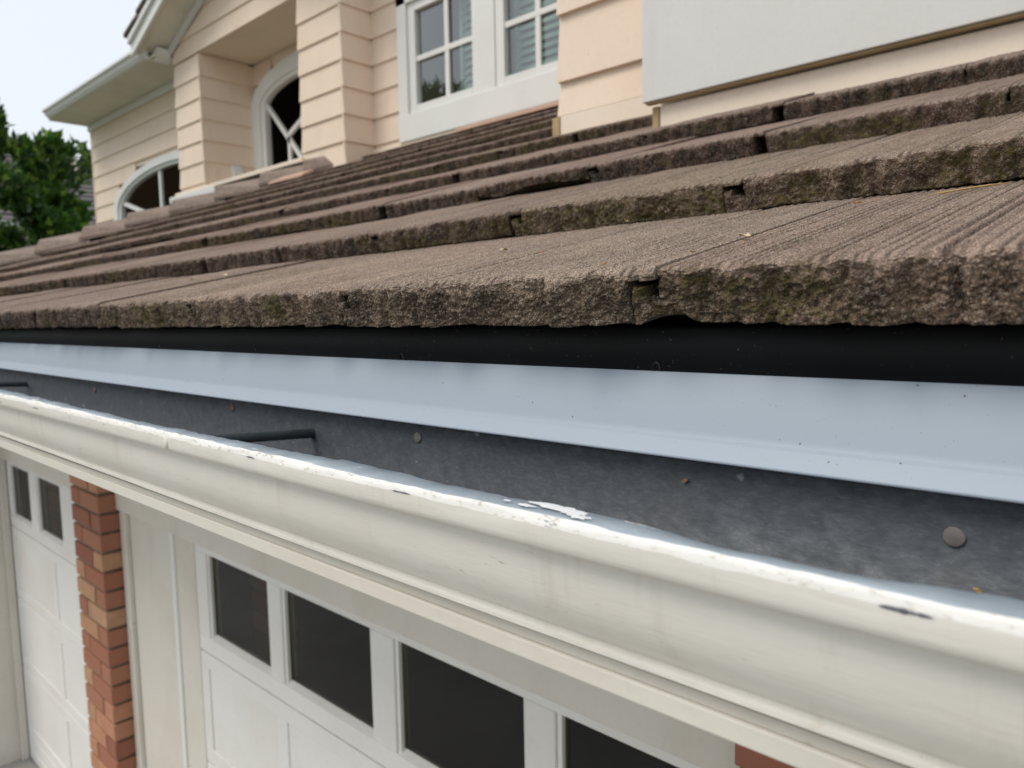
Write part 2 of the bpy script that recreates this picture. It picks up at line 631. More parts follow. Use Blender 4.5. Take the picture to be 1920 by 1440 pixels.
def sweep_x(name, pts, xs, mats, midx, parent=None, jit=None, smooth=True):
    """open (y, z) outline swept through many x stations; jit(x, k, y, z) -> (y, z)"""
    n = len(pts)
    v = []
    for x in xs:
        for k, (y, z) in enumerate(pts):
            if jit:
                y, z = jit(x, k, y, z)
            v.append((x, y, z))
    f = []
    mi = []
    for i in range(len(xs) - 1):
        for k in range(n - 1):
            f.append((i * n + k, (i + 1) * n + k, (i + 1) * n + k + 1, i * n + k + 1))
            mi.append(midx[k] if midx else 0)
    o = mesh_obj(name, v, f, mats, parent, smooth)
    o.data.polygons.foreach_set('material_index', mi)
    return o


def disc(name, c, r, th, axis_y, mat, parent=None, seg=20, rx=1.0, rough=0.0):
    """a low round head facing -Y"""
    v = []
    for k in range(seg):
        a = 2 * math.pi * k / seg
        rr = r * (1 + rough * math.sin(a * 3 + 1.3) + rough * random.uniform(-1, 1))
        for yy, s in ((0, 1), (-th * .75, 1), (-th, .90)):
            v.append((c[0] + rr * s * rx * math.cos(a), c[1] + yy, c[2] + rr * s * math.sin(a)))
    v.append((c[0], c[1] - th * .97, c[2]))
    f = []
    for k in range(seg):
        j = (k + 1) % seg
        for q in (0, 1):
            f.append((k * 3 + q, j * 3 + q, j * 3 + q + 1, k * 3 + q + 1))
        f.append((k * 3 + 2, j * 3 + 2, len(v) - 1))
    return mesh_obj(name, v, f, mat, parent, True)


def tube(name, a, b, r, mat, parent=None, seg=16, r2=None):
    a, b = Vector(a), Vector(b)
    d = (b - a).normalized()
    s = d.cross(Vector((0, 0, 1)) if abs(d.z) < .9 else Vector((1, 0, 0))).normalized()
    t = d.cross(s)
    r2 = r if r2 is None else r2
    v = []
    for p, rr in ((a, r), (b, r2)):
        for k in range(seg):
            q = p + (s * math.cos(2 * math.pi * k / seg) + t * math.sin(2 * math.pi * k / seg)) * rr
            v.append(tuple(q))
    f = [(k, (k + 1) % seg, seg + (k + 1) % seg, seg + k) for k in range(seg)]
    f += [tuple(range(seg))[::-1], tuple(range(seg, 2 * seg))]
    return mesh_obj(name, v, f, mat, parent, False)


# ================================================================== ground
g = mesh_obj('ground', [(-150, -150, -H - .012), (150, -150, -H - .012), (150, 150, -H - .012), (-150, 150, -H - .012)], [(0, 1, 2, 3)], M_LAWN)
tag(g, kind='structure')
g = box('driveway', -12.0, 8.0, -14.0, 1.12, -H - .10, -H, M_CONC, None, 0)
tag(g, kind='structure')
g = box('paving_slab', -7.4, -4.80, .55, 1.02, -H + .004, -H + .05, M_SLAB, None, .006)
tag(g, kind='structure')

# ================================================================== garage
garage = thing('garage', (-3.5, 1.0, -H), 'attached garage with cream trim, brick piers and a mossy concrete tile roof', 'garage')


def part(name, parent):
    o = bpy.data.objects.new(name, None)
    col.objects.link(o)
    o.parent = parent
    o.location = (0, 0, 0)
    o.empty_display_size = .1
    return o


# ---- roof courses
NOSE = [(.373, -.0084), (.727, .1007), (1.08, .2263), (1.43, .359)]
while len(NOSE) < 13:
    NOSE.append((NOSE[-1][0] + .35, NOSE[-1][1] + .14))
TW, TT = .305, .0345


def deck_z(y):
    """underside of the tiles"""
    if y < NOSE[0][0]:
        return NOSE[0][1]
    for (a, za), (b, zb) in zip(NOSE, NOSE[1:]):
        if y <= b:
            return za + (zb - za) * (y - a) / (b - a)
    return NOSE[-1][1]


def tile_mesh(name, nx, nz, ny, seed, chip=0.0, notch=0.0, lump=1.0, L=.41, gap=0.0, flange=True, mats=None, W=TW, T=TT):
    rs = np.random.RandomState(seed)
    so = rs.uniform(0, 200, 3)
    lap = .0215 + rs.uniform(-.004, .002)
    fb, zl, rib, rx = .79 + rs.uniform(-.03, .02), .49 + rs.uniform(-.05, .03), .66 + rs.uniform(-.04, .02), .0105 + rs.uniform(-.002, .002)
    k = max(2, int(nx * lap / W))
    xs = np.concatenate([np.linspace(-lap, 0, k + 1)[:-1], np.linspace(0, W - .0012 - gap, nx)])
    i0 = k
    zs = np.linspace(0, T, nz)
    X, Z = np.meshgrid(xs, zs, indexing='ij')
    cx = (X[:-1, :-1] + X[1:, 1:]) / 2
    cz = (Z[:-1, :-1] + Z[1:, 1:]) / 2
    keep = np.ones(cx.shape, bool)
    if flange and nz >= 6:
        wob = .35 * n3(cx * 260, cz * 260, so[0]) * .004
        keep &= ~((cx < 0) & ~((cz < zl * T + wob) | ((cx < -lap + rx) & (cz < rib * T + wob))))
        keep &= ~((cx > W - lap - .0022) & (cz < fb * T + wob * .6))
    else:
        keep &= ~(cx < 0)
        keep &= ~((cx > W - .004) & (cz < fb * T))
    nX, nZ = X.shape
    idx = np.arange(nX * nZ).reshape(nX, nZ)
    ii, jj = np.where(keep)
    nose_f = np.stack([idx[ii, jj], idx[ii + 1, jj], idx[ii + 1, jj + 1], idx[ii, jj + 1]], 1)
    V = [np.stack([X.ravel(), np.zeros(X.size), Z.ravel()], 1)]
    nv = X.size
    # walls of slots and cavities
    kp = np.pad(keep, 1)
    edges = []
    for di, dj, e in ((0, -1, ((0, 0), (1, 0))), (1, 0, ((1, 0), (1, 1))), (0, 1, ((1, 1), (0, 1))), (-1, 0, ((0, 1), (0, 0)))):
        nb = kp[1 + di:1 + di + keep.shape[0], 1 + dj:1 + dj + keep.shape[1]]
        a, b = np.where(keep & ~nb)
        for p, q in zip(a, b):
            i1, j1 = p + e[0][0], q + e[0][1]
            i2, j2 = p + e[1][0], q + e[1][1]
            if j1 == nZ - 1 and j2 == nZ - 1:
                continue
            edges.append((i1, j1, i2, j2))
    wf = []
    depth = [.003, .010, .022, .045, .09, .2, L]
    ids = {}
    ev = []
    for (i1, j1, i2, j2) in edges:
        pr = []
        for (i, j) in ((i1, j1), (i2, j2)):
            if (i, j) not in ids:
                ids[(i, j)] = nv + len(ev)
                for d in depth:
                    ev.append((xs[i], d, zs[j]))
            pr.append(ids[(i, j)])
        a, b = pr
        la, lb = idx[i1, j1], idx[i2, j2]
        for d in range(len(depth)):
            wf.append((lb, la, a + d, b + d))
            la, lb = a + d, b + d
    if ev:
        V.append(np.array(ev))
        nv += len(ev)
    # top surface
    tx = xs[i0:]
    ys = np.concatenate([[0], (np.linspace(0, 1, ny) ** 1.25 * L)[1:]])
    TX, TY = np.meshgrid(tx, ys[1:], indexing='ij')
    tid = nv + np.arange(TX.size).reshape(TX.shape)
    V.append(np.stack([TX.ravel(), TY.ravel(), np.full(TX.size, T)], 1))
    nv += TX.size
    full = np.concatenate([idx[i0:, nZ - 1][:, None], tid], 1)
    top_f = np.stack([full[:-1, :-1].ravel(), full[1:, :-1].ravel(), full[1:, 1:].ravel(), full[:-1, 1:].ravel()], 1)
    # sides of the top surface and a plain underside
    V.append(np.array([(0, 0.004, .0012), (W - lap, 0.004, .0012), (W - lap, L, .0012), (0, L, .0012)]))
    bot = [(nv + 3, nv + 2, nv + 1, nv)]
    nv += 4
    P = np.concatenate(V)
    x, y, z = P[:, 0].copy(), P[:, 1].copy(), P[:, 2].copy()
    res = W / nx
    wn_ = np.exp(-(y / .011) ** 2)                   # how much the point belongs to the nose
    wt = np.clip(1 - (T - z) / .007, 0, 1)          # ... to the top
    w3 = np.zeros_like(x)
    # lumps on the broken face: upright scallops and pits
    sc1 = n3(x * 46 + so[0], z * 13, so[1] + w3)
    sc0 = n3(x * 30 + so[2], z * 7, so[0] + w3)
    sc2 = n3(x * 110, z * 80 + so[1], so[2] + w3)
    dn = (.0066 * np.abs(sc1) ** .8 * np.sign(sc1) + .0050 * np.clip(1 - np.abs(sc0) * 5.5, 0, 1) + .0036 * sc2 + .0020 * np.minimum(0, n3(x * 70, z * 60, so[0] + w3) + .1) * -2) * lump
    if res < .004:
        dn += .0030 * n3(x * 230, z * 230 + so[0], y * 60)
    if res < .0016:
        dn += .0020 * n3(x * 520 + so[2], z * 520, y * 100)
    upper = 1 - .35 * wt
    y += (dn + .0012) * wn_ * upper
    # ridges along the slope
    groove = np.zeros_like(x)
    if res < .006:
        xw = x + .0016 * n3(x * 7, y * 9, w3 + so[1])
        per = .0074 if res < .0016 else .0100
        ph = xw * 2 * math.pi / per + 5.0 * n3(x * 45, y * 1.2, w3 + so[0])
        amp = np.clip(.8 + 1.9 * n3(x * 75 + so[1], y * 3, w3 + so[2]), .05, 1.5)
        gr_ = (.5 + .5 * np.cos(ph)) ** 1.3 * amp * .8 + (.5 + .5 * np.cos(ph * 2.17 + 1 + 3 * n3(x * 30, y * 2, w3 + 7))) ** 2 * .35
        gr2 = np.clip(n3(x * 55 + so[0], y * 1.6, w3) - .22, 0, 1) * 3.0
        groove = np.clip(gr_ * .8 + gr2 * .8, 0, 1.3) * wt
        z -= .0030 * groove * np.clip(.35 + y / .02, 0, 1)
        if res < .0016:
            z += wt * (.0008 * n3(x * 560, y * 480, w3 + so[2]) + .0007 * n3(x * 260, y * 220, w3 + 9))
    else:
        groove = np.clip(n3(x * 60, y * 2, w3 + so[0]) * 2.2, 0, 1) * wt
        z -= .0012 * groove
    # long waves so that courses are not ruled
    z += .0012 * n3(x * 7 + so[2], y * 5, w3 + so[1]) * wt
    # worn arris
    r = .0062 * (1 + .9 * n3(x * 55 + so[0], w3, w3 + so[2]))
    a = np.clip((z - (T - r)) / r, 0, 1)
    b = np.clip((r - y) / r, 0, 1) * wt
    ar = np.where(z > T - r, a, 0) * np.clip((r * 1.6 - P[:, 1]) / (r * 1.6), 0, 1)
    z -= .42 * r * ar ** 2
    y += .42 * r * ar ** 2
    # chips out of the lower arris
    ch = np.clip(n3(x * 24 + so[1], w3 + so[0], w3) - .15, 0, 1) * .005 + chip * np.clip(.55 + n3(x * 9 + so[2], w3, w3), 0, 1)
    ch = ch + notch * np.exp(-((x - .004) / .014) ** 4) * (1 + .6 * n3(x * 120, w3, w3))
    z += ch * np.clip(1 - P[:, 2] / .018, 0, 1) ** 1.3 * np.exp(-(P[:, 1] / .02) ** 2)
    P = np.stack([x, y, z], 1)
    me = bpy.data.meshes.new(name)
    faces = np.concatenate([nose_f, np.array(wf, int).reshape(-1, 4), top_f, np.array(bot)])
    used = np.unique(faces)
    remap = np.zeros(len(P), int)
    remap[used] = np.arange(len(used))
    P = P[used]
    groove = groove[used]
    faces = remap[faces]
    nf = len(faces)
    me.vertices.add(len(P))
    me.vertices.foreach_set('co', P.astype(np.float32).ravel())
    me.loops.add(nf * 4)
    me.loops.foreach_set('vertex_index', faces.astype(np.int32).ravel())
    me.polygons.add(nf)
    me.polygons.foreach_set('loop_start', np.arange(nf, dtype=np.int32) * 4)
    mi = np.zeros(nf, np.int32)
    mi[:len(nose_f) + len(wf)] = 1
    me.polygons.foreach_set('material_index', mi)
    for m_ in (mats or (M_TTOP, M_TNOSE)):
        me.materials.append(m_)
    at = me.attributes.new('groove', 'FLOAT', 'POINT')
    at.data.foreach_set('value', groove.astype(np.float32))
    me.update(calc_edges=True)
    me.shade_smooth()
    return me


roof = part('tile_roof', garage)
MID = [tile_mesh('roof_tile_mid', 120, 14, 26, 100 + k, chip=(.007 if k == 3 else 0), lump=1.25, flange=k not in (1, 4, 7), mats=(M_TUP, M_TUP)) for k in range(9)]
BROKEN = tile_mesh('roof_tile_broken', 120, 14, 26, 190, chip=.024, lump=1.3, mats=(M_TUP, M_TUP))
LOW = [tile_mesh('roof_tile_low', 34, 7, 8, 300 + k, chip=(.012 if k % 3 == 0 else 0), lump=1.4, flange=k not in (0, 3, 5, 6), mats=(M_TUP, M_TUP)) for k in range(8)]
OFFS = [-.258, -.377, -.209, -.332]
rr = random.Random(5)
while len(OFFS) < 12:
    OFFS.append(-rr.uniform(0, .305))
RIGHT = [1.15, 1.15, 1.15, 1.15, -1.0, -1.52, -1.52, -1.52, -1.52, -1.52, -4.0, -4.8]
n_tiles = 0
for c in range(11):
    yn, zn = NOSE[c]
    y2, z2 = NOSE[c + 1]
    ang = math.atan2(z2 - (zn + TT), y2 - yn)
    xl_hip = -8.15 + (yn - .373)
    k = int(math.ceil((RIGHT[c] - OFFS[c]) / TW)) + 1
    k_min = int(math.floor((xl_hip - .0215 - TW - OFFS[c]) / TW))
    for i in range(k, k_min, -1):
        x = OFFS[c] + .0215 + i * TW
        if c >= 4 and x + TW > RIGHT[c] + .31:
            continue
        if x > RIGHT[c]:
            continue
        d = (-sy * (x + .15)) + cy * yn
        lateral = cy * (x + .15) + sy * yn
        if d < 1.0 and d > .05 and lateral < 1.1 * d and c < 3:
            chip = .0
            if c == 2 and -1.15 < x < -.75:
                chip = .016
            hi = d < .62
            me = tile_mesh('roof_tile_near', 440 if hi else 215, 52 if hi else 28, 300 if hi else 80, 500 + n_tiles, chip=chip, lump=1.15, notch=.0065 if (c == 0 and abs(x + .2365) < .01) else 0)
        elif d < 2.6:
            me = BROKEN if (c == 2 and -1.32 < x < -1.0) else MID[(i * 5 + c * 3) % 9]
        else:
            me = LOW[(i * 3 + c * 5) % 8]
        if x + TW < xl_hip + .03:
            continue
        if x < xl_hip + .45:
            bm = bmesh.new()
            bm.from_mesh(me)
            # cut along the hip: keep local x - y*cos >= offset
            bmesh.ops.bisect_plane(bm, geom=bm.verts[:] + bm.edges[:] + bm.faces[:], plane_co=(xl_hip - x + .01, 0, 0), plane_no=(1, -math.cos(ang), 0), clear_inner=True)
            me = bpy.data.meshes.new('roof_tile_cut')
            bm.to_mesh(me)
            bm.free()
            me.materials.append(M_TUP)
            me.materials.append(M_TUP)
            if not len(me.polygons):
                continue
        o = link_mesh('roof_tile', me, roof)
        mv = rr.choice((.1, .3, .45, .55, .8))
        if c == 0:
            mv = .12 if x > -.9 else .55
            if abs(x + .2365) < .01:
                mv = .5
        if c == 1 and -.75 < x < -.3:
            mv = .9
        if c == 2 and x > -.55:
            mv = .75
        o['moss'] = mv
        sl = .0012 if (c == 0 and x > -1.2) else .004 if c == 0 else .009
        o.rotation_euler = (ang + rr.uniform(-sl, sl), rr.uniform(-sl, sl) * .8, rr.uniform(-.002, .002))
        wl_ = world_loc(garage)
        o.location = Vector((x, yn + TT * math.sin(ang) + rr.uniform(-.003, .003), zn + H + rr.uniform(-.0004, .0004) * (1 if c == 0 else 3))) - wl_
        n_tiles += 1

# roof deck below the tiles, cut along the hip
dk = [(y, z - .012) for y, z in [(.42, deck_z(.42) - .01)] + NOSE[1:11]]
v = []
for y, z in dk:
    v += [(-8.15 + (y - .373), y, z), (1.6, y, z)]
f = [(2 * i, 2 * i + 1, 2 * i + 3, 2 * i + 2) for i in range(len(dk) - 1)]
n0 = len(v)
v += [(-8.2, .42, -.02), (-8.2, 4.6, -.02), (-4.6, 3.95, 1.36), (-8.15 + .05, .42, -.02)]
f.append((n0 + 3, n0 + 2, n0 + 1, n0))
mesh_obj('roof_deck', v, f, M_DECK, roof)

# hip caps: overlapping angled tiles stepping down to the corner
hp = Vector((-5.02, 3.5, 1.285))
hd = Vector((-1, -1, -.392)).normalized()
wa = Vector((.35, -.75, -.30)).normalized()           # down the front slope, square to the hip
nf_ = Vector((0, -.4, 1)).normalized()
wa = (hd.cross(nf_)).normalized()
if wa.z > 0:
    wa = -wa
ns_ = Vector((-.4, 0, 1)).normalized()
wb = (hd.cross(ns_)).normalized()
if wb.z > 0:
    wb = -wb
def hip_pt(s_):
    y = 3.5 - s_ * .6810
    return Vector((-8.15 + (y - .373), y, deck_z(max(y, .2)) + TT + .045))


wa = (wa * .75 + Vector((0, 0, -.55))).normalized()
wb = (wb * .75 + Vector((0, 0, -.55))).normalized()
for k in range(14):
    s0 = -.12 + k * .36
    pts = []
    Lc, th, ww = .44, .022, .135
    jit = rr.uniform(-.004, .004)
    for s_, lift in ((0, -.012), (Lc, .034)):
        p = hip_pt(s0 + s_) + Vector((0, 0, lift + jit))
        for e in (p + wa * ww, p, p + wb * ww):
            pts.append(tuple(e))
            pts.append(tuple(e + Vector((0, 0, th))))
    v = pts
    f = []
    for q in (0, 1):
        a = q * 2
        f += [(a + 1, a + 3, a + 9, a + 7), (a, a + 6, a + 8, a + 2), (a, a + 2, a + 3, a + 1), (a + 6, a + 7, a + 9, a + 8)]
    f += [(0, 1, 7, 6), (4, 10, 11, 5)]
    mesh_obj('hip_cap_tile', v, f, M_CAP, roof)
# cut pieces and flashing where the roof meets the walls
def roof_top(y):
    return deck_z(y) + TT + .004
v = [(-5.35, 3.02, roof_top(3.02) + .012), (-4.86, 3.02, roof_top(3.02) + .012), (-4.86, 3.12, roof_top(3.12) + .02), (-5.35, 3.12, roof_top(3.12) + .02)]
v += [(a, b_, c_ - .016) for a, b_, c_ in v]
f8 = [(0, 1, 2, 3), (7, 6, 5, 4), (0, 4, 5, 1), (1, 5, 6, 2), (2, 6, 7, 3), (3, 7, 4, 0)]
tag(mesh_obj('cut_tile', v, f8, M_PINK, roof), 'fresh salmon pink sliver of cut tile')
v = [(-3.75, 3.50, 1.2), (-2.75, 3.50, 1.2), (-2.75, 3.60, 1.245), (-3.75, 3.60, 1.245)]
v = [(a, b_, roof_top(b_) + .012) for a, b_, c_ in v]
v += [(a, b_, c_ - .02) for a, b_, c_ in v]
tag(mesh_obj('cut_tile', v, f8, M_PINK, roof), 'reddish strip of cut tile under the white window')
sweep_x('wall_flashing', [(3.52, roof_top(3.50) - .01), (3.62, roof_top(3.58) - .005), (3.636, 1.262)], np.linspace(-4.80, -1.55, 30), [M_FLASH], None, roof,
        lambda x, k, y, z: (y, z + .006 * math.sin(x * 9 + k)))
sweep_x('wall_flashing', [(1.560, roof_top(1.43) - .004), (1.5895, roof_top(1.43) + .004), (1.5896, roof_top(1.43) + .0045)], np.linspace(-.50, -.05, 60), [M_FLASH], None, roof,
        lambda x, k, y, z: (y, z + .016 * math.sin(math.pi * (x + .50) / .45) ** 1.5 if k else z))

# ---- eave strip, drip edge, fascia
XS = np.linspace(-8.2, 1.2, 240)
sweep_x('eave_strip', [(.44, -.0095), (.4115, -.0095), (.4100, -.0110), (.4100, -.0372), (.416, -.041)], XS, [M_BLACK], None, garage,
        lambda x, k, y, z: (y + .0006 * math.sin(x * 5 + 1), z))
strip = part('vent_strip', garage)
for k in range(28):
    x = -.2563 - k * .2575 + .515
    v, f = [], []
    for q in range(11):
        a = math.pi * q / 10
        for (r_, yy) in ((.0032, .4094), (.0026, .4088), (.0024, .4094)):
            v.append((x + r_ * math.cos(a), yy, -.0372 + r_ * 1.7 * math.sin(a)))
    for q in range(10):
        for w_ in (0, 1):
            f.append((q * 3 + w_, q * 3 + 3 + w_, q * 3 + 4 + w_, q * 3 + 1 + w_))
    mesh_obj('weep_hole', v, f, simple('weep_hole_rim', (.022, .022, .021), .5) if k == 0 else bpy.data.materials['weep_hole_rim'], strip)
DP = [(.430, -.0330), (.4145, -.0352), (.4125, -.0362), (.4105, -.0385), (.4075, -.0455), (.3992, -.0725), (.3984, -.0752), (.3978, -.0760), (.3955, -.0772), (.3949, -.0778), (.3893, -.0862), (.3889, -.0868), (.3889, -.0880), (.3898, -.0885), (.3935, -.0830)]
sweep_x('drip_edge', DP, XS, [M_DRIP], None, garage,
        lambda x, k, y, z: (y + .0005 * math.sin(x * 3.1) * (k > 4), z + .0006 * math.sin(x * 2.3 + 1) * (k > 4)))
box('fascia_board', -8.2, 1.2, .4035, .435, -.2425, -.080, M_GPAINT, garage, .002)
box('gutter_bearer', -8.2, 1.2, .2826, .403, -.1716, -.1662, M_GPAINT, garage, 0)
box('frieze_moulding', -8.2, 1.2, .2805, .403, -.1825, -.1718, M_GPAINT, garage, .0012)
box('soffit_board', -8.2, 1.2, .43, .98, -.262, -.245, M_GPAINT, garage, .002)

# lapped joints of the drip edge
for xj in ():
    mesh_obj('drip_joint', [(xj, y - .0009, z) for y, z in DP[2:11]] + [(xj + .05, y - .0009, z) for y, z in DP[2:11]], [(i, i + 1, i + 10, i + 9) for i in range(8)], M_DRIP, strip)
# ---- gutter
gut = part('rain_gutter', garage)
tag(gut, 'ogee gutter with peeling cream paint and bare zinc inside')
XG = np.concatenate([np.linspace(-8.2, -2.2, 160)[:-1], np.linspace(-2.2, .6, 700)])
dx_ = np.array([-8, -1.23, -.75, -.37, -.30, -.212, -.180, -.146, -.119, -.085, -.037, .2])
dy_ = np.array([.279, .279, .270, .280, .2765, .2775, .2755, .2690, .2678, .2700, .2790, .277])


def lipjit(x, k, y, z):
    yin = float(np.interp(x, dx_, dy_))
    w = [0, 0, 0, 1, 1, 0, 0, 0, 0, 0]
    if k < len(w) and w[k]:
        y = y + (yin - .2765) * w[k]
    if 4 <= k <= 9:
        z = z + .0007 * float(_lipn(x * 34 + k * .7)) + .0004 * float(_lipn(x * 130 + k * 5))
        y = y + .0006 * float(_lipn(x * 61 + 50 + k * 1.3))
    z = z + .0006 * math.sin(x * 4.1)
    return y, z


_tab = np.random.RandomState(3).uniform(-1, 1, 4096)


def _lipn(t):
    i = math.floor(t)
    f_ = t - i
    f_ = f_ * f_ * (3 - 2 * f_)
    return _tab[i % 4096] * (1 - f_) + _tab[(i + 1) % 4096] * f_


GP = [(.3995, -.0795), (.3995, -.158), (.300, -.158), (.2763, -.0965), (.2765, -.0940), (.2610, -.0936), (.2590, -.0934), (.2580, -.0941), (.2574, -.0955), (.2570, -.0982),
      (.2568, -.1020), (.2570, -.1060), (.2578, -.1088), (.2596, -.1104), (.2640, -.1116), (.2668, -.1130), (.2676, -.1155), (.2674, -.1210), (.2682, -.1275), (.2700, -.1340),
      (.2728, -.1400), (.2768, -.1460), (.2815, -.1515), (.2858, -.1560), (.2895, -.1595), (.2922, -.1622), (.2940, -.1640), (.2956, -.1650), (.2972, -.1655), (.2982, -.1664),
      (.2986, -.1700), (.2986, -.1750), (.2850, -.1664), (.3100, -.1660), (.4000, -.1690)]
GP = [(y, z) if (k < 18 or k > 32) else (.2676 + (y - .2676) * .42, z / y * (.2676 + (y - .2676) * .42)) for k, (y, z) in enumerate(GP)]
MI = [0, 0, 0, 2, 2, 2, 3, 3, 3] + [1] * 40
sweep_x('trough', GP, XG, [M_GALV, M_GUT, M_LIPZ, M_LIPW], MI[:len(GP) - 1], gut, lipjit)
for k, x in enumerate([1.5 * 0 - .6452 + .979, -.6452, -1.6243, -2.603, -3.58, -4.56, -5.54]):
    tube('spike_sleeve', (x, .3995, -.1137), (x, .268, -.1045), .0048, M_ROD, gut, 20)
    disc('spike_head', (x, .2578, -.1035), .0050, .0022, True, M_GUT, gut, 18, rough=.04)
for k, (x, z, rusty, r_) in enumerate([(-.0840, -.1106, 0, .0049), (-.4824, -.1018, 0, .0044), (-.810, -.0999, 1, .0042), (-1.2576, -.1044, 1, .0042), (-1.95, -.1015, 1, .0042), (.32, -.105, 0, .0048)]):
    disc('roofing_nail', (x, .3995, z), r_, .0012, True, M_RUST if rusty else M_NAILZ, gut, 30, rough=.018)
# long dark chip in the bead and small flakes
for (x0, x1, y_, z_, hh) in ((-.0755, -.0590, .2568, -.0985, .0011), (-.505, -.492, .2566, -.0985, .0006), (-1.03, -1.005, .2566, -.1005, .0006), (-1.19, -1.17, .2566, -.1035, .0006), (-.335, -.318, .2566, -.0982, .0007)):
    v, f = [], []
    nn = 14
    for q in range(nn + 1):
        t_ = q / nn
        hw = hh * (math.sin(math.pi * t_) ** .4) * (.7 + .4 * _lipn(q * 1.7 + x0 * 90))
        xc = x0 + (x1 - x0) * t_
        v += [(xc, y_, z_ + hw), (xc, y_ - .0003, z_), (xc, y_, z_ - hw)]
    for q in range(nn):
        for w_ in (0, 1):
            f.append((q * 3 + w_, q * 3 + 3 + w_, q * 3 + 4 + w_, q * 3 + 1 + w_))
    mesh_obj('paint_chip', v, f, M_CHIP, gut)
# splash of thick white paint across the zinc lip
M_SPL = simple('thick_white_paint', (.84, .86, .88), .4)
rs2 = random.Random(4)
for (xc, yc, rx_, ry_) in ((-.226, .2712, .0150, .0044), (-.2135, .2690, .0085, .0034), (-.2065, .2650, .0065, .0030), (-.240, .2655, .0055, .0020), (-.254, .2668, .0025, .0012)):
    v = [(xc, yc, -.0928)]
    for q in range(36):
        a = 2 * math.pi * q / 36
        k_ = 1 + .30 * _lipn(q * .55 + xc * 900) + .12 * math.sin(3 * a)
        v.append((xc + rx_ * k_ * math.cos(a), min(yc + ry_ * k_ * math.sin(a), .2755), -.0932))
    mesh_obj('paint_splash', v, [(0, 1 + q, 1 + (q + 1) % 36) for q in range(36)], M_SPL, gut, True)

# ---- garage front wall, piers, doors
YP, YD = .95, 1.035


def brick_pier(x0, x1, ztop):
    p = part('brick_pier', garage)
    box('mortar', x0 + .012, x1 - .012, YP + .008, YD + .06, -H, ztop - .004, M_MORTAR, p, 0)
    pitch, g_ = .0762, .0115
    w = (x1 - x0 - 2 * g_) / 3.0
    proto = {}
    z = ztop
    row = 0
    rb = random.Random(3)
    while z > -H + .02:
        cells = [(x0, x0 + w), (x0 + w + g_, x1)] if row % 2 else [(x0, x0 + 2 * w + g_), (x0 + 2 * w + 2 * g_, x1)]
        for a, b_ in cells:
            key = round(b_ - a, 3)
            hh = pitch - g_
            if key not in proto:
                o = box('brick', a, b_, YP, YD + .005, z - hh, z, M_BRICK, p, .0035)
                proto[key] = o
                o['_'] = 0
                del o['_']
            else:
                o = proto[key].copy()
                col.objects.link(o)
                o.location = Vector(((a + b_) / 2, (YP + YD + .005) / 2, z - hh / 2 + H)) - world_loc(garage)
            o.location.y += rb.uniform(-.0015, .0015)
            o.location.x += rb.uniform(-.001, .001)
        z -= pitch
        row += 1
    return p


brick_pier(-3.365, -3.053, -.585)
brick_pier(-.466, -.155, -.585)
# wall core behind everything above the doors
box('front_wall', -8.0, 1.2, 1.10, 1.16, -.80, -.262, M_GPAINT, garage, 0)
# headers
box('door_header', -3.052, -.467, 1.012, 1.10, -.7215, -.262, M_GPAINT, garage, .003)
box('door_header', -5.2, -3.366, 1.012, 1.10, -.7215, -.262, M_GPAINT, garage, .003)
box('door_header', -.154, 1.2, 1.012, 1.10, -.7215, -.262, M_GPAINT, garage, .003)
# jamb boards of the right opening
box('jamb_board', -3.052, -2.585, 1.040, 1.10, -H, -.722, M_GPAINT, garage, .003)
box('jamb_strip', -3.050, -2.995, 1.022, 1.040, -H, -.722, M_GPAINT, garage, .003)
box('jamb_strip', -2.600, -2.572, 1.026, 1.040, -H, -.722, M_TRIM, garage, .003)
box('jamb_board', -2.584, -2.424, 1.034, 1.10, -H, -.722, M_GPAINT, garage, .003)
# left opening: jamb and a short return towards the viewer
box('jamb_board', -4.90, -4.768, .62, 1.10, -H, -.262, M_GPAINT, garage, .003)
box('jamb_strip', -4.767, -4.735, 1.0, 1.034, -H, -.722, M_GPAINT, garage, .003)
box('side_wall', -8.0, -4.91, .66, 1.10, -H, -.262, M_GPAINT, garage, 0)


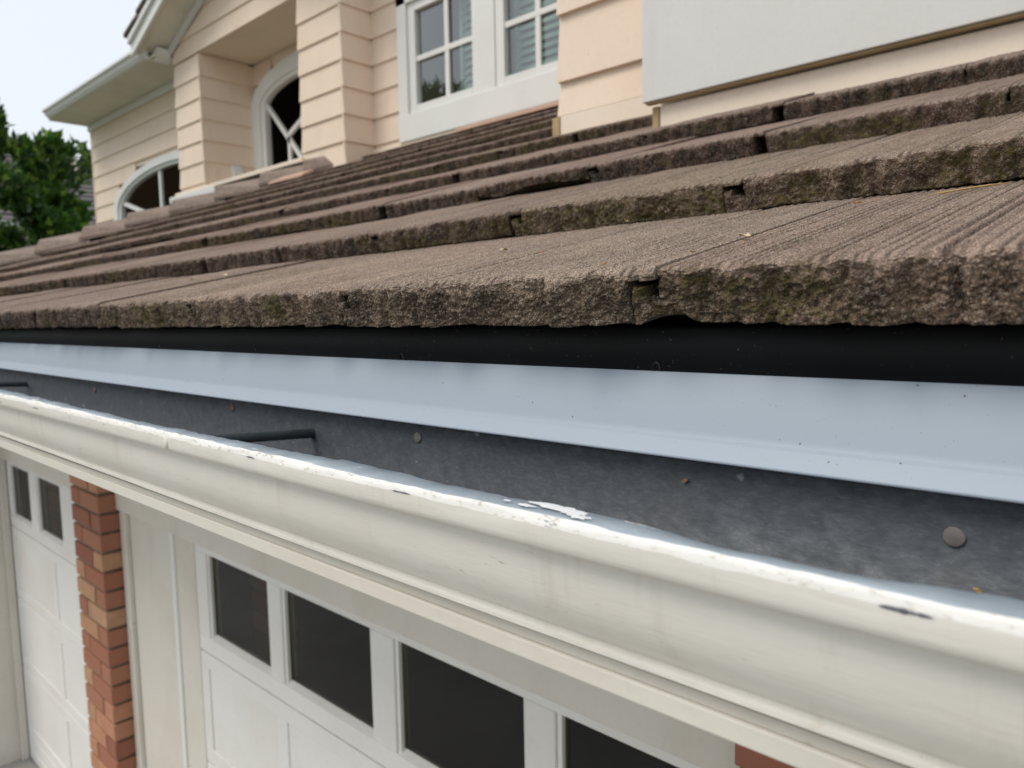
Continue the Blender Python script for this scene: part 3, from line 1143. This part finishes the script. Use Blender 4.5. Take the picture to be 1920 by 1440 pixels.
def garage_door(x0, x1, panes, zt, zb, name_lab):
    d = part('garage_door', garage)
    tag(d, name_lab)
    yf, yb = 1.036, 1.078
    # rails and stiles round the glazed section
    box('rail', x0, x1, yf, yb, zt, -.7225, M_DOOR, d, .002)
    box('rail', x0, x1, yf, yb, zb - .055, zb, M_DOOR, d, .003)
    xs = [x0] + [a for p in panes for a in p] + [x1]
    for i in range(0, len(xs), 2):
        if xs[i + 1] - xs[i] > .002:
            box('stile', xs[i], xs[i + 1], yf, yb, zb, zt, M_DOOR, d, .003)
    for a, b_ in panes:
        box('pane', a, b_, yf + .018, yf + .022, zb, zt, M_GLASS, d, 0)
        box('glazing_bead', a, a + .012, yf + .006, yf + .018, zb, zt, M_DOOR, d, .002)
        box('glazing_bead', b_ - .012, b_, yf + .006, yf + .018, zb, zt, M_DOOR, d, .002)
        prism_x('glazing_bead', [(yf + .002, zb), (yf + .018, zb + .012), (yf + .018, zb)], a, b_, M_DOOR, d)
    # solid sections with sunk panels
    z = zb - .057
    n_p = max(1, round((x1 - x0) / (.5 if x1 > -1 else .9)))
    while z > -H + .05:
        z0 = max(z - .395, -H + .012)
        st = .055
        xe = [x0]
        pw = (x1 - x0 - st * (n_p + 1)) / n_p
        box('rail', x0, x1, yf + .0, yb, z - st, z - .003, M_DOOR, d, .003)
        box('rail', x0, x1, yf + .0, yb, z0, z0 + st, M_DOOR, d, .003)
        for i in range(n_p + 1):
            a = x0 + i * (pw + st)
            box('stile', a, a + st, yf, yb, z0 + st, z - st, M_DOOR, d, .002)
        for i in range(n_p):
            a = x0 + st + i * (pw + st)
            box('door_panel', a, a + pw, yf + .0045, yb, z0 + st, z - st, M_DOOR, d, .002)
        z = z0 - .002
    box('weather_seal', x0, x1, yf + .004, yb, -H + .001, -H + .012, M_FLASH, d, 0)
    return d


garage_door(-2.423, -.40, [(-2.345, -1.952), (-1.880, -1.455), (-1.368, -.947), (-.873, -.465)], -.755, -1.041, 'wide white door with four dark square panes')
garage_door(-4.733, -3.30, [(-4.683, -4.327), (-4.207, -3.832)], -.749, -1.036, 'narrower white door with two panes beside the brick pier')
box('jamb_board', -3.299, -3.16, 1.05, 1.10, -H, -.722, M_TRIM, garage, .003)
# garage interior
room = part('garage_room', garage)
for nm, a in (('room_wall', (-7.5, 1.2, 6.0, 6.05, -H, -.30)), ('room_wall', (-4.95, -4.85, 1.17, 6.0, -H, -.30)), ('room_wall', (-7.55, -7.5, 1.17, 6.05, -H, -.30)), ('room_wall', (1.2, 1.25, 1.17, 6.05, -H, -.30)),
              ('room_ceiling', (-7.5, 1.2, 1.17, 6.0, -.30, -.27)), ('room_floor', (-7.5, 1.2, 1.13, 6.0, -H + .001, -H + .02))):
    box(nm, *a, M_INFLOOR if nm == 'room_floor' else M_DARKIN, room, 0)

# made-up brick strips added inside the panes, for brick showing in the glass
for xa, xb in ((-2.375, -2.235), (-4.66, -4.43)):
    ip = part('added_brick_strip', garage)
    first = None
    for q in range(12):
        z1_ = -.62 - q * .0762
        if first is None:
            first = box('brick', xa, xb, 1.20, 1.29, z1_ - .065, z1_, M_BRICK, ip, .003)
        else:
            o = first.copy()
            col.objects.link(o)
            o.location.z -= q * .0762
    box('mortar', xa + .008, xb - .008, 1.206, 1.285, -1.62, -.62, M_MORTAR, ip, 0)

# ================================================================== house (upper storey)
house = thing('house', (-6, 4.5, -H), 'cream lap-sided upper storey with white windows and a gabled balcony recess', 'house')


def side_wedge(name, axis, c, a0, a1, z0, z1, parent, mat=M_SIDING, pr=.019, cut=None):
    """one lap board; axis 'y': faces -Y at y=c, a is x; axis 'x': faces +X at x=c, a is y"""
    t0, t1 = pr, .003
    if axis == 'y':
        e0, e1 = (a0, a1), (a0, a1)
        if cut:
            e1 = cut
        v = [(e0[0], c - t0, z0), (e0[1], c - t0, z0), (e1[1], c - t1, z1), (e1[0], c - t1, z1)]
        v += [(e0[0], c + .012, z0), (e0[1], c + .012, z0), (e1[1], c + .012, z1), (e1[0], c + .012, z1)]
    else:
        v = [(c + t0, a0, z0), (c + t0, a1, z0), (c + t1, a1, z1), (c + t1, a0, z1)]
        v += [(c - .012, a0, z0), (c - .012, a1, z0), (c - .012, a1, z1), (c - .012, a0, z1)]
    return mesh_obj(name, v, [(0, 1, 2, 3), (7, 6, 5, 4), (0, 4, 5, 1), (1, 5, 6, 2), (2, 6, 7, 3), (3, 7, 4, 0)], mat, parent)


ZL = [1.33 + .2 * k for k in range(-1, 10)]


def siding(parent, axis, c, a0, a1, ztop, zstart=1.33, holes=None, pr=.019):
    z = zstart
    while z < ztop - .03:
        z1 = min(z + .203, ztop)
        segs = [(a0, a1)]
        if holes:
            segs = holes(z, z1, a0, a1)
        for s0, s1 in segs:
            if s1 - s0 > .01:
                side_wedge('siding_board', axis, c, s0, s1, z, z1, parent, pr=pr)
        z += .2


# ---- far wall with arched window (left)
w = part('left_wall', house)
YFW = 3.70
AX, AA, AB, AZ = -8.73, 1.63, .47, 1.40


def arch_pts(cx, a, b_, z0, zb, n=28):
    pts = [(cx - a, zb)]
    for q in range(n + 1):
        t_ = math.pi - math.pi * q / n
        pts.append((cx + a * math.cos(t_), z0 + b_ * math.sin(t_)))
    pts.append((cx + a, zb))
    return pts


def hole_arch(cx, a, b_, z0):
    def fn(z, z1, a0, a1):
        zz = z
        if zz >= z0 + b_:
            return [(a0, a1)]
        h_ = a if zz <= z0 else a * math.sqrt(max(0, 1 - ((zz - z0) / b_) ** 2))
        return [(a0, cx - h_), (cx + h_, a1)]
    return fn


siding(w, 'y', YFW, -11.05, -7.70, 2.58, 1.13, hole_arch(AX, AA - .06, AB - .06, AZ))
# backing kept behind the boards, left open for the glass
box('wall_sheathing', -11.04, -10.30, YFW + .013, YFW + .06, -.1, 2.6, M_CREAMTRIM, w, 0)
box('wall_sheathing', -10.299, -7.70, YFW + .013, YFW + .06, 1.88, 2.6, M_CREAMTRIM, w, 0)
box('corner_trim', -11.075, -11.05, YFW - .022, YFW + .05, -.1, 2.58, M_CREAMTRIM, w, .003)
box('end_wall', -11.07, -11.055, YFW + .05, 9.0, -H, 2.6, M_SIDING, w, 0)
win = part('arched_window', house)
tag(win, 'half-round white window low on the left wall')
ring_y('frame', arch_pts(AX, AA, AB, AZ, 1.0), arch_pts(AX, AA - .13, AB - .085, AZ, 1.0), YFW - .045, YFW + .05, M_TRIM, win)
ring_y('inner_frame', arch_pts(AX, AA - .13, AB - .085, AZ, 1.0), arch_pts(AX, AA - .19, AB - .12, AZ, 1.0), YFW - .02, YFW + .05, M_TRIM, win)
pp = arch_pts(AX, AA - .19, AB - .12, AZ, 1.0)
mesh_obj('pane', [(x, YFW + .03, z) for x, z in pp], [tuple(range(len(pp)))], M_GLASSA, win)


def bar_y(name, a, b_, w_, y0, y1, mat, parent):
    a, b_ = Vector((a[0], a[1])), Vector((b_[0], b_[1]))
    d_ = (b_ - a).normalized()
    n_ = Vector((-d_.y, d_.x)) * w_ / 2
    p = [a + n_, b_ + n_, b_ - n_, a - n_]
    return prism_y(name, [(q.x, q.y) for q in p][::-1], y0, y1, mat, parent)


bar_y('muntin', (-8.99, 1.0), (-8.99, 1.745), .055, YFW + .0, YFW + .028, M_TRIM, win)
bar_y('muntin', (-10.16, 1.50), (-9.45, 1.30), .05, YFW + .0, YFW + .028, M_TRIM, win)
bar_y('muntin', (-8.40, 1.0), (-8.25, 1.72), .05, YFW + .0, YFW + .028, M_TRIM, win)

# ---- eave over the far wall
ev = part('left_eave', house)
box('frieze_board', -11.08, -7.60, YFW - .05, YFW + .0, 2.53, 2.605, M_TRIM, ev, .004)
box('soffit', -11.10, -7.74, 3.20, YFW + .3, 2.606, 2.62, M_SOFFIT, ev, 0)
prism_x('cornice_gutter', [(3.20, 2.60), (3.165, 2.605), (3.14, 2.63), (3.125, 2.66), (3.10, 2.675), (3.10, 2.70), (3.12, 2.705), (3.20, 2.70)], -10.98, -7.86, M_TRIM, ev)
prism_x('main_roof_slope', [(3.16, 2.64), (3.16, 2.68), (6.8, 4.09), (6.8, 4.04)], -10.95, -7.9, M_TNOSE, ev)
for k in range(9):
    box('eave_tile', -10.93 + k * .305, -10.63 + k * .305 - .006, 3.15, 3.4, 2.684 + .004 * (k % 2), 2.712 + .004 * (k % 2), M_TTOP, ev, .004)

# ---- gabled balcony: piers, recess, ceiling
YF = 3.40
bal = part('balcony_front', house)
siding(bal, 'y', YF, -7.735, -7.18, 2.55, 1.13)
siding(bal, 'x', -7.18, YF - .02, 3.95, 2.55, 1.13)
siding(bal, 'y', YF, -5.44, -4.845, 2.55, 1.13)
siding(bal, 'x', -4.845, YF - .02, 3.67, 3.2, 1.13)
box('pier_core', -7.73, -7.193, YF + .012, YFW + .2, .6, 2.95, M_CREAMTRIM, bal, 0)
box('pier_core', -5.43, -4.858, YF + .012, 3.96, .6, 2.95, M_CREAMTRIM, bal, 0)
# face above the opening and gable boards, cut to the rake
GX, GS = -6.29, .392


def rake_z(x):
    return 2.72 + GS * (x + 7.78) if x < GX else 2.72 + GS * (-4.80 - x)


def rake_x(z, left=True):
    d_ = (z - 2.72) / GS
    return (-7.78 + d_) if left else (-4.80 - d_)


side_wedge('siding_board', 'y', YF, -7.735, -4.845, 2.553, 2.733, bal)
z = 2.73
while z < 3.26:
    z1 = min(z + .203, 3.29)
    side_wedge('siding_board', 'y', YF, max(-7.735, rake_x(z)), min(-4.845, rake_x(z, False)), z, z1, bal, cut=(rake_x(z1), rake_x(z1, False)))
    z += .2
rc = part('balcony_recess', house)
box('recess_ceiling', -7.20, -5.40, YF + .012, 3.98, 2.552, 2.60, M_CEIL, rc, 0)
R_CX, R_A, R_B, R_Z = -6.22, .96, .36, 2.10
siding(rc, 'y', 3.95, -7.18, -5.42, 2.55, 1.13, hole_arch(R_CX, R_A - .05, R_B - .05, R_Z))
box('wall_sheathing', -7.19, -5.42, 3.963, 4.0, 2.46, 2.6, M_CREAMTRIM, rc, 0)
box('window_ledge', -7.80, -5.40, YF - .045, 3.96, 1.255, 1.292, M_CREAMTRIM, rc, .005)
box('ledge_trim', -7.90, -6.9, YF - .06, YF - .046, 1.20, 1.262, M_TRIM, rc, .003)
rw = part('arched_window', house)
tag(rw, 'tall arched white window inside the balcony recess')
ring_y('frame', arch_pts(R_CX, R_A, R_B, R_Z, 1.29), arch_pts(R_CX, R_A - .16, R_B - .14, R_Z, 1.29), 3.90, 4.0, M_TRIM, rw)
ring_y('inner_frame', arch_pts(R_CX, R_A - .16, R_B - .14, R_Z, 1.29), arch_pts(R_CX, R_A - .22, R_B - .18, R_Z, 1.29), 3.93, 4.0, M_TRIM, rw)
pp = arch_pts(R_CX, R_A - .22, R_B - .18, R_Z, 1.29)
mesh_obj('pane', [(x, 3.985, z) for x, z in pp], [tuple(range(len(pp)))], M_GLASSR, rw)
for a, b_ in (((-6.98, 2.13), (-6.30, 1.44)), ((-6.578, 1.29), (-6.578, 1.75)), ((-6.578, 1.77), (-6.20, 1.93)), ((-6.20, 1.30), (-6.20, 2.30))):
    bar_y('muntin', a, b_, .045, 3.955, 3.983, M_TRIM, rw)

gb = part('gable_roof', house)
for sgn in (0, 1):
    def gx(x):
        return x if sgn == 0 else 2 * GX - x
    yo = 3.06

    def slab(nm, xa, xb, dz0, dz1, y0, y1, mat):
        za, zb_ = rake_z(xa), rake_z(xb)
        pts = [(gx(xa), za + dz0), (gx(xb), zb_ + dz0), (gx(xb), zb_ + dz1), (gx(xa), za + dz1)]
        return prism_y(nm, pts if sgn else pts[::-1], y0, y1, mat, gb)
    xa = -7.93
    z_of = lambda x: 2.72 + GS * (x + 7.78)
    slab('soffit', xa, GX, .0, .014, yo + .03, YF - .022, M_SOFFIT)
    slab('rake_trim', -7.76, GX, -.085, -.001, YF - .045, YF - .021, M_TRIM)
    slab('bargeboard', xa, GX, -.05, .10, yo, yo + .029, M_TRIM)
    slab('barge_cap', xa, GX, .06, .115, yo - .03, yo - .001, M_TRIM)
    slab('roof_deck', xa, GX, .10, .13, yo - .01, 5.5, M_DECK)
    x = xa - .04
    k = 0
    while x < GX - .1:
        x1 = min(x + .33, GX + .02)
        za, zb_ = rake_z(max(x, -9)) if x < GX else 0, 0
        z0_, z1_ = 2.72 + GS * (x + 7.78), 2.72 + GS * (x1 + 7.78)
        for j in range(6):
            y0 = yo - .045 + j * .306
            pts = [(gx(x), z0_ + .145), (gx(x1 + .03), z1_ + .128), (gx(x1 + .03), z1_ + .160), (gx(x), z0_ + .182)]
            prism_y('roof_tile', pts if sgn else pts[::-1], y0, y0 + .300, M_TTOP if j else M_TNOSE, gb)
        x += .33
        k += 1
# small carved bracket where rake meets the pier
prism_y('eave_bracket', [(-7.84, 2.60), (-7.80, 2.57), (-7.75, 2.60), (-7.74, 2.70), (-7.88, 2.68), (-7.89, 2.64)], YF - .16, YF - .022, M_TRIM, gb)

# ---- window wall
YW = 3.67
ww_ = part('middle_wall', house)


def holes_win(z, z1, a0, a1):
    if z1 < 1.32 or z > 2.36:
        return [(a0, a1)]
    return [(a0, -4.46)]


siding(ww_, 'y', YW, -4.845, -1.55, 3.0, 1.13, holes_win)
box('wall_base_board', -4.84, -1.55, YW - .030, YW - .005, 1.20, 1.292, M_CREAMTRIM, ww_, .003)
box('wall_sheathing', -4.84, -1.5, YW + .013, YW + .05, 2.37, 3.0, M_CREAMTRIM, ww_, 0)
dw = part('casement_window', house)
tag(dw, 'paired white casement window with small square panes')
yf = YW - .04
box('side_casing', -4.49, -4.385, yf, YW + .02, 1.30, 2.36, M_TRIM, dw, .004)
box('head_casing', -4.49, -1.6, yf, YW + .02, 2.26, 2.36, M_TRIM, dw, .004)
box('apron_board', -4.49, -1.6, yf - .004, YW + .02, 1.288, 1.478, M_TRIM, dw, .004)
box('mullion', -3.645, -3.50, yf + .012, YW + .03, 1.479, 2.259, M_TRIM, dw, .004)
M_GREY = paint('bluish_sash_paint', (.70, .73, .76), .45)  # slightly bluish white


def sash(x0, x1, bars):
    y0, y1 = yf + .022, YW + .03
    s_ = part('sash', dw)
    s_.parent = dw
    fr = .075
    zb, zt = 1.482, 2.258
    for nm, a in (('sash_frame', (x0, x0 + fr, y0, y1, zb, zt)), ('sash_frame', (x1 - fr, x1, y0, y1, zb, zt)),
                  ('sash_frame', (x0 + fr, x1 - fr, y0, y1, zb, zb + .055)), ('sash_frame', (x0 + fr, x1 - fr, y0, y1, zt - .06, zt))):
        box(nm, *a, M_TRIM, s_, .004)
    zc = 1.862
    box('muntin', x0 + fr, x1 - fr, y0 + .01, y1 - .02, zc - .019, zc + .019, M_TRIM, s_, .003)
    for b_ in bars:
        box('muntin', b_ - .021, b_ + .021, y0 + .012, y1 - .018, zb + .055, zt - .06, M_TRIM, s_, .003)
    es = [x0 + fr] + list(bars) + [x1 - fr]
    for i in range(len(es) - 1):
        for za, zz in ((zb + .055, zc), (zc, zt - .06)):
            o = box('pane', es[i], es[i + 1], y1 - .016, y1 - .012, za, zz, M_GLASSU, s_, 0)
            # old glass never sits quite true
            o.rotation_euler = (random.uniform(-.008, .008), 0, random.uniform(-.012, .012))


sash(-4.384, -3.646, [-3.985])
sash(-3.499, -2.70, [-3.145])
sash(-2.69, -1.95, [-2.32])
# louvred shutters inside the room
shp = part('interior_shutter', house)
for k in range(15):
    z = 1.50 + k * .052
    for a, b_ in ((-3.97, -3.68), (-3.45, -2.72)):
        v = [(a, 3.80, z), (b_, 3.80, z), (b_, 3.83, z + .040), (a, 3.83, z + .040)]
        v += [(x, y + .004, zz - .008) for x, y, zz in v]
        mesh_obj('louvre_slat', v, f8, M_SHUTTER, shp)
for a in (-3.99, -3.67, -3.47, -2.70):
    box('shutter_stile', a, a + .03, 3.795, 3.835, 1.45, 2.28, M_SHUTTER, shp, .003)
rm = part('upper_room', house)
for nm, a in (('room_wall', (-11.0, -1.5, 6.5, 6.55, .3, 3.0)), ('room_wall', (-4.87, -4.84, 4.02, 6.5, .3, 3.0)), ('room_wall', (-7.92, -7.88, 4.02, 6.5, .3, 3.0)), ('room_ceiling', (-11.0, -1.5, 4.02, 6.5, 2.75, 2.8)), ('room_floor', (-11.0, -1.5, 4.02, 6.5, .3, .35))):
    box(nm, *a, M_ROOMIN, rm, 0)

# ---- nearer wall with two broad boards, and the bay with the flat white panel
nw = part('near_wall', house)
for z0, z1 in ((.608, .713), (.711, .914), (.911, 1.114), (1.111, 1.314), (1.311, 1.514)):
    side_wedge('siding_board', 'y', 1.87, -1.512, -1.00, z0, z1, nw, pr=.02)
box('wall_base_board', -1.500, -1.0, 1.849, 1.868, .52, .607, M_CREAMTRIM, nw, .002)
box('corner_block', -1.530, -1.501, 1.845, 1.885, .50, .606, M_RAW, nw, .002)
box('wall_core', -1.505, 1.3, 1.883, 2.0, .3, 3.0, M_SIDING, nw, 0)
box('side_core', -1.505, -1.49, 2.0, YW, .3, 3.0, M_SIDING, nw, 0)
box('bay_panel', -1.018, 1.3, 1.565, 1.590, .497, 1.9, M_PANEL, nw, .002)
box('panel_drip', -1.012, 1.3, 1.572, 1.588, .4925, .4965, M_RAW, nw, .001)
box('bay_base_board', -.985, 1.3, 1.592, 1.612, .38, .4895, M_CREAMTRIM, nw, .002)
box('corner_block', -1.004, -.986, 1.588, 1.62, .41, .489, M_RAW, nw, .002)
box('bay_core', -1.0, 1.3, 1.622, 1.87, .40, 1.9, M_SIDING, nw, 0)

# ================================================================== trees
def leafy(name, label, group, centre, rad, n, seed, trunk_r, leaf=.11, dens=None, mat=M_LEAF):
    root = thing(name, (centre[0], centre[1], -H), label, 'tree', group)
    rs = np.random.RandomState(seed)
    # clumps on an uneven shell and inside
    nc = 130
    d = rs.normal(size=(nc, 3))
    d /= np.linalg.norm(d, axis=1)[:, None]
    rr_ = rs.uniform(.45, 1.0, nc) ** .6
    cc = d * rr_[:, None] * np.array(rad) * (1 + .16 * n3(d[:, 0] * 2 + seed, d[:, 1] * 2, d[:, 2] * 2))[:, None] + np.array(centre)
    # shoots sticking out
    which = rs.randint(0, nc, n)
    cs = rs.uniform(.2, .46, nc)
    dd = rs.normal(size=(n, 3))
    dd /= np.linalg.norm(dd, axis=1)[:, None]
    P = cc[which] + dd * (cs[which] * rs.uniform(.3, 1, n) ** .5)[:, None]
    P[:, 2] += .05
    out = P - np.array(centre)
    out /= np.linalg.norm(out, axis=1)[:, None] + 1e-6
    ax = out * .8 + rs.normal(size=(n, 3)) * .55 + np.array([0, 0, .25])
    ax /= np.linalg.norm(ax, axis=1)[:, None]
    sd_ = np.cross(ax, rs.normal(size=(n, 3)))
    sd_ /= np.linalg.norm(sd_, axis=1)[:, None]
    nn_ = np.cross(ax, sd_)
    L = (leaf * rs.uniform(.6, 1.25, n))[:, None]
    Wd = L * .24
    p0 = P
    p1 = P + ax * L * .45 + sd_ * Wd + nn_ * Wd * .35
    p2 = P + ax * L
    p3 = P + ax * L * .45 - sd_ * Wd + nn_ * Wd * .35
    V = np.stack([p0, p1, p2, p3], 1).reshape(-1, 3)
    base = np.arange(n) * 4
    F = np.stack([np.stack([base, base + 1, base + 2], 1), np.stack([base, base + 2, base + 3], 1)], 1).reshape(-1, 3)
    o = mesh_obj('crown', V, F.tolist(), mat, root)
    tag(o, kind='stuff')
    tube('trunk', (centre[0], centre[1], -H), (centre[0] + .1, centre[1], centre[2] - rad[2] * .2), trunk_r, M_BARK, root, 10, trunk_r * .5)
    for k in range(7):
        e = cc[rs.randint(0, nc)]
        tube('limb', (centre[0] + .06, centre[1], centre[2] - rad[2] * .45), tuple(e), trunk_r * .35, M_BARK, root, 7, trunk_r * .08)
    return root


leafy('broadleaf_tree', 'dense dark green broadleaf tree beyond the left end of the roof', None, (-18.95, 4.25, 1.55), (2.9, 1.75, 3.0), 22000, 5, .16, .23)
leafy('street_tree', 'round green tree across the driveway, mirrored in the casement panes', None, (-14.6, -5.2, 2.6), (1.9, 1.9, 3.0), 9000, 8, .2, .28)
leafy('street_tree', 'taller green tree across the driveway, mirrored in the arched windows', None, (-19.5, -2.2, 2.2), (2.6, 2.6, 3.2), 8000, 9, .2, .30)

# ================================================================== neighbour
nb = thing('neighbour_house', (-30, 6, -H), 'distant house with a grey shingled hip roof beyond the tree', 'house')


def nz_(x):
    return 2.55 - .45 * (x + 22)


v, f = [], []
k = 0
x = -22.0
while x > -32:
    x2 = x - .42
    yr0 = 13.9 + (x + 22) * (.88 / 1.2)
    yr1 = 13.9 + (x2 + 22) * (.88 / 1.2)
    z0, z1 = nz_(x), nz_(x2)
    n0 = len(v)
    v += [(x, 3, z0 + .07), (x, yr0, z0 + .07), (x2, yr1, z1), (x2, 3, z1), (x, 3, z0 - .01), (x, yr0, z0 - .01)]
    f += [(n0, n0 + 1, n0 + 2, n0 + 3), (n0 + 4, n0 + 5, n0 + 1, n0)]
    x = x2
rfn = mesh_obj('shingle_roof', v, f, M_CHROOF, nb)
tag(rfn, kind='stuff')
v = [(-22, 13.9, 2.55), (-32.1, 6.5, nz_(-32.1)), (-42, 13.9, 2.55)]
mesh_obj('roof_hip_end', v, [(0, 1, 2)], M_CHROOF, nb)
mesh_obj('roof_back', [(-32.1, 6.5, nz_(-32.1)), (-32.1, 3, nz_(-32.1)), (-42, 3, 2.55), (-42, 13.9, 2.55)], [(0, 1, 2, 3)], M_CHROOF, nb)
box('house_wall', -41.5, -22.5, 3, 13.4, -H, 2.5, M_CREAMTRIM, nb, 0)
box('eave_gutter', -22.05, -21.9, 3, 14, 2.42, 2.56, M_TRIM, nb, .01)
box('vent_stack', -27.5, -27.3, 8.42, 8.62, 4.7, 5.5, M_CREAMTRIM, nb, .01)

# ================================================================== loose bits
def flake(name, label, pts_c, size, mat, seed, cat, lift=.0015, elong=2.2, group=None, tilt=.5, wall=False):
    r_ = random.Random(seed)
    a = r_.uniform(0, 6.28)
    n_ = 10
    v = [(0, 0, size * .12)]
    for q in range(n_):
        t_ = 2 * math.pi * q / n_
        k_ = r_.uniform(.7, 1.15)
        xx, yy = size * k_ * math.cos(t_), size / elong * k_ * math.sin(t_)
        v.append((xx * math.cos(a) - yy * math.sin(a), xx * math.sin(a) + yy * math.cos(a), size * r_.uniform(-.05, .3) * tilt))
    v2 = [(p[0], p[1], p[2] + .0004) for p in v]
    V = v + v2
    m_ = n_ + 1
    F = [(0, 1 + (q + 1) % n_, 1 + q) for q in range(n_)] + [(m_, m_ + 1 + q, m_ + 1 + (q + 1) % n_) for q in range(n_)]
    F += [(1 + q, 1 + (q + 1) % n_, m_ + 1 + (q + 1) % n_, m_ + 1 + q) for q in range(n_)]
    if wall:
        V = [(p[0], -p[2], p[1]) for p in V]
    V = [(p[0] + pts_c[0], p[1] + pts_c[1], p[2] + pts_c[2] + (0 if wall else lift)) for p in V]
    o = mesh_obj(name, V, F, mat)
    return tag(o, label, cat, group)


flake('leaf_scrap', 'bright orange leaf scrap just below the second course at the right', (-.2147, .6476, .0837), .0055, M_DRYLEAF, 1, 'leaf')
flake('leaf_scrap', 'tan curled leaf scrap lying in the open joint between the two nearest tiles', (-.2311, .4788, .0475), .0050, M_SEED, 2, 'leaf', tilt=1.6)
flake('seed_husk', 'pale husk caught lower down in the joint near the nose of the eave tile', (-.2350, .418, .0344), .0032, M_SEED, 3, 'seed', tilt=1.6)
flake('leaf_scrap', 'pale papery scrap in the middle of the third eave tile', (-.5206, .5494, .0626), .0060, M_SEED, 4, 'leaf', tilt=1.2)
flake('leaf_scrap', 'small rust coloured scrap near the worn nose of the eave tile', (-.2857, .3944, .0293), .0022, M_DRYLEAF, 5, 'leaf')
flake('seed_husk', 'white husk at the foot of the mossy second course tile', (-.4853, .715, .1000), .0055, M_SEED, 6, 'seed', tilt=1.8)
flake('leaf_scrap', 'cream scrap on the far eave tiles, left of the others', (-1.3227, .59, .0713), .0065, M_SEED, 7, 'leaf', tilt=1.4)
flake('leaf_scrap', 'cream scrap with two points on the far eave tiles', (-1.198, .5928, .072), .0070, M_SEED, 8, 'leaf', tilt=1.6)
flake('seed_husk', 'tiny orange husk on the dusty tile above the deep notch', (-.7257, .4674, .045), .0022, M_DRYLEAF, 9, 'seed')
flake('seed_husk', 'curved brown husk stuck to the zinc gutter back', (-.2289, .3985, -.1031), .0028, M_TWIG, 10, 'seed', wall=True)
flake('seed_husk', 'tan husk low on the zinc gutter back, right of the big nail', (-.0732, .3985, -.1341), .0022, M_STRAW, 11, 'seed', wall=True)
# pine needle
pts = [(-.1620, .6454, .0846), (-.1530, .6560, .0872), (-.1401, .6682, .0898), (-.1280, .674, .0912), (-.1163, .6774, .0918)]
v, f = [], []
for i, p in enumerate(pts):
    for q in range(5):
        a = 2 * math.pi * q / 5
        r_ = .0007 if 0 < i < 4 else .0003
        v.append((p[0], p[1] + r_ * math.cos(a), p[2] + r_ * math.sin(a)))
for i in range(4):
    for q in range(5):
        f.append((i * 5 + q, i * 5 + (q + 1) % 5, i * 5 + 5 + (q + 1) % 5, i * 5 + 5 + q))
tag(mesh_obj('pine_needle', v, f, M_STRAW, None, True), 'long straw coloured pine needle lying across the nearest ridged tile', 'pine needle')
print('tiles', n_tiles)
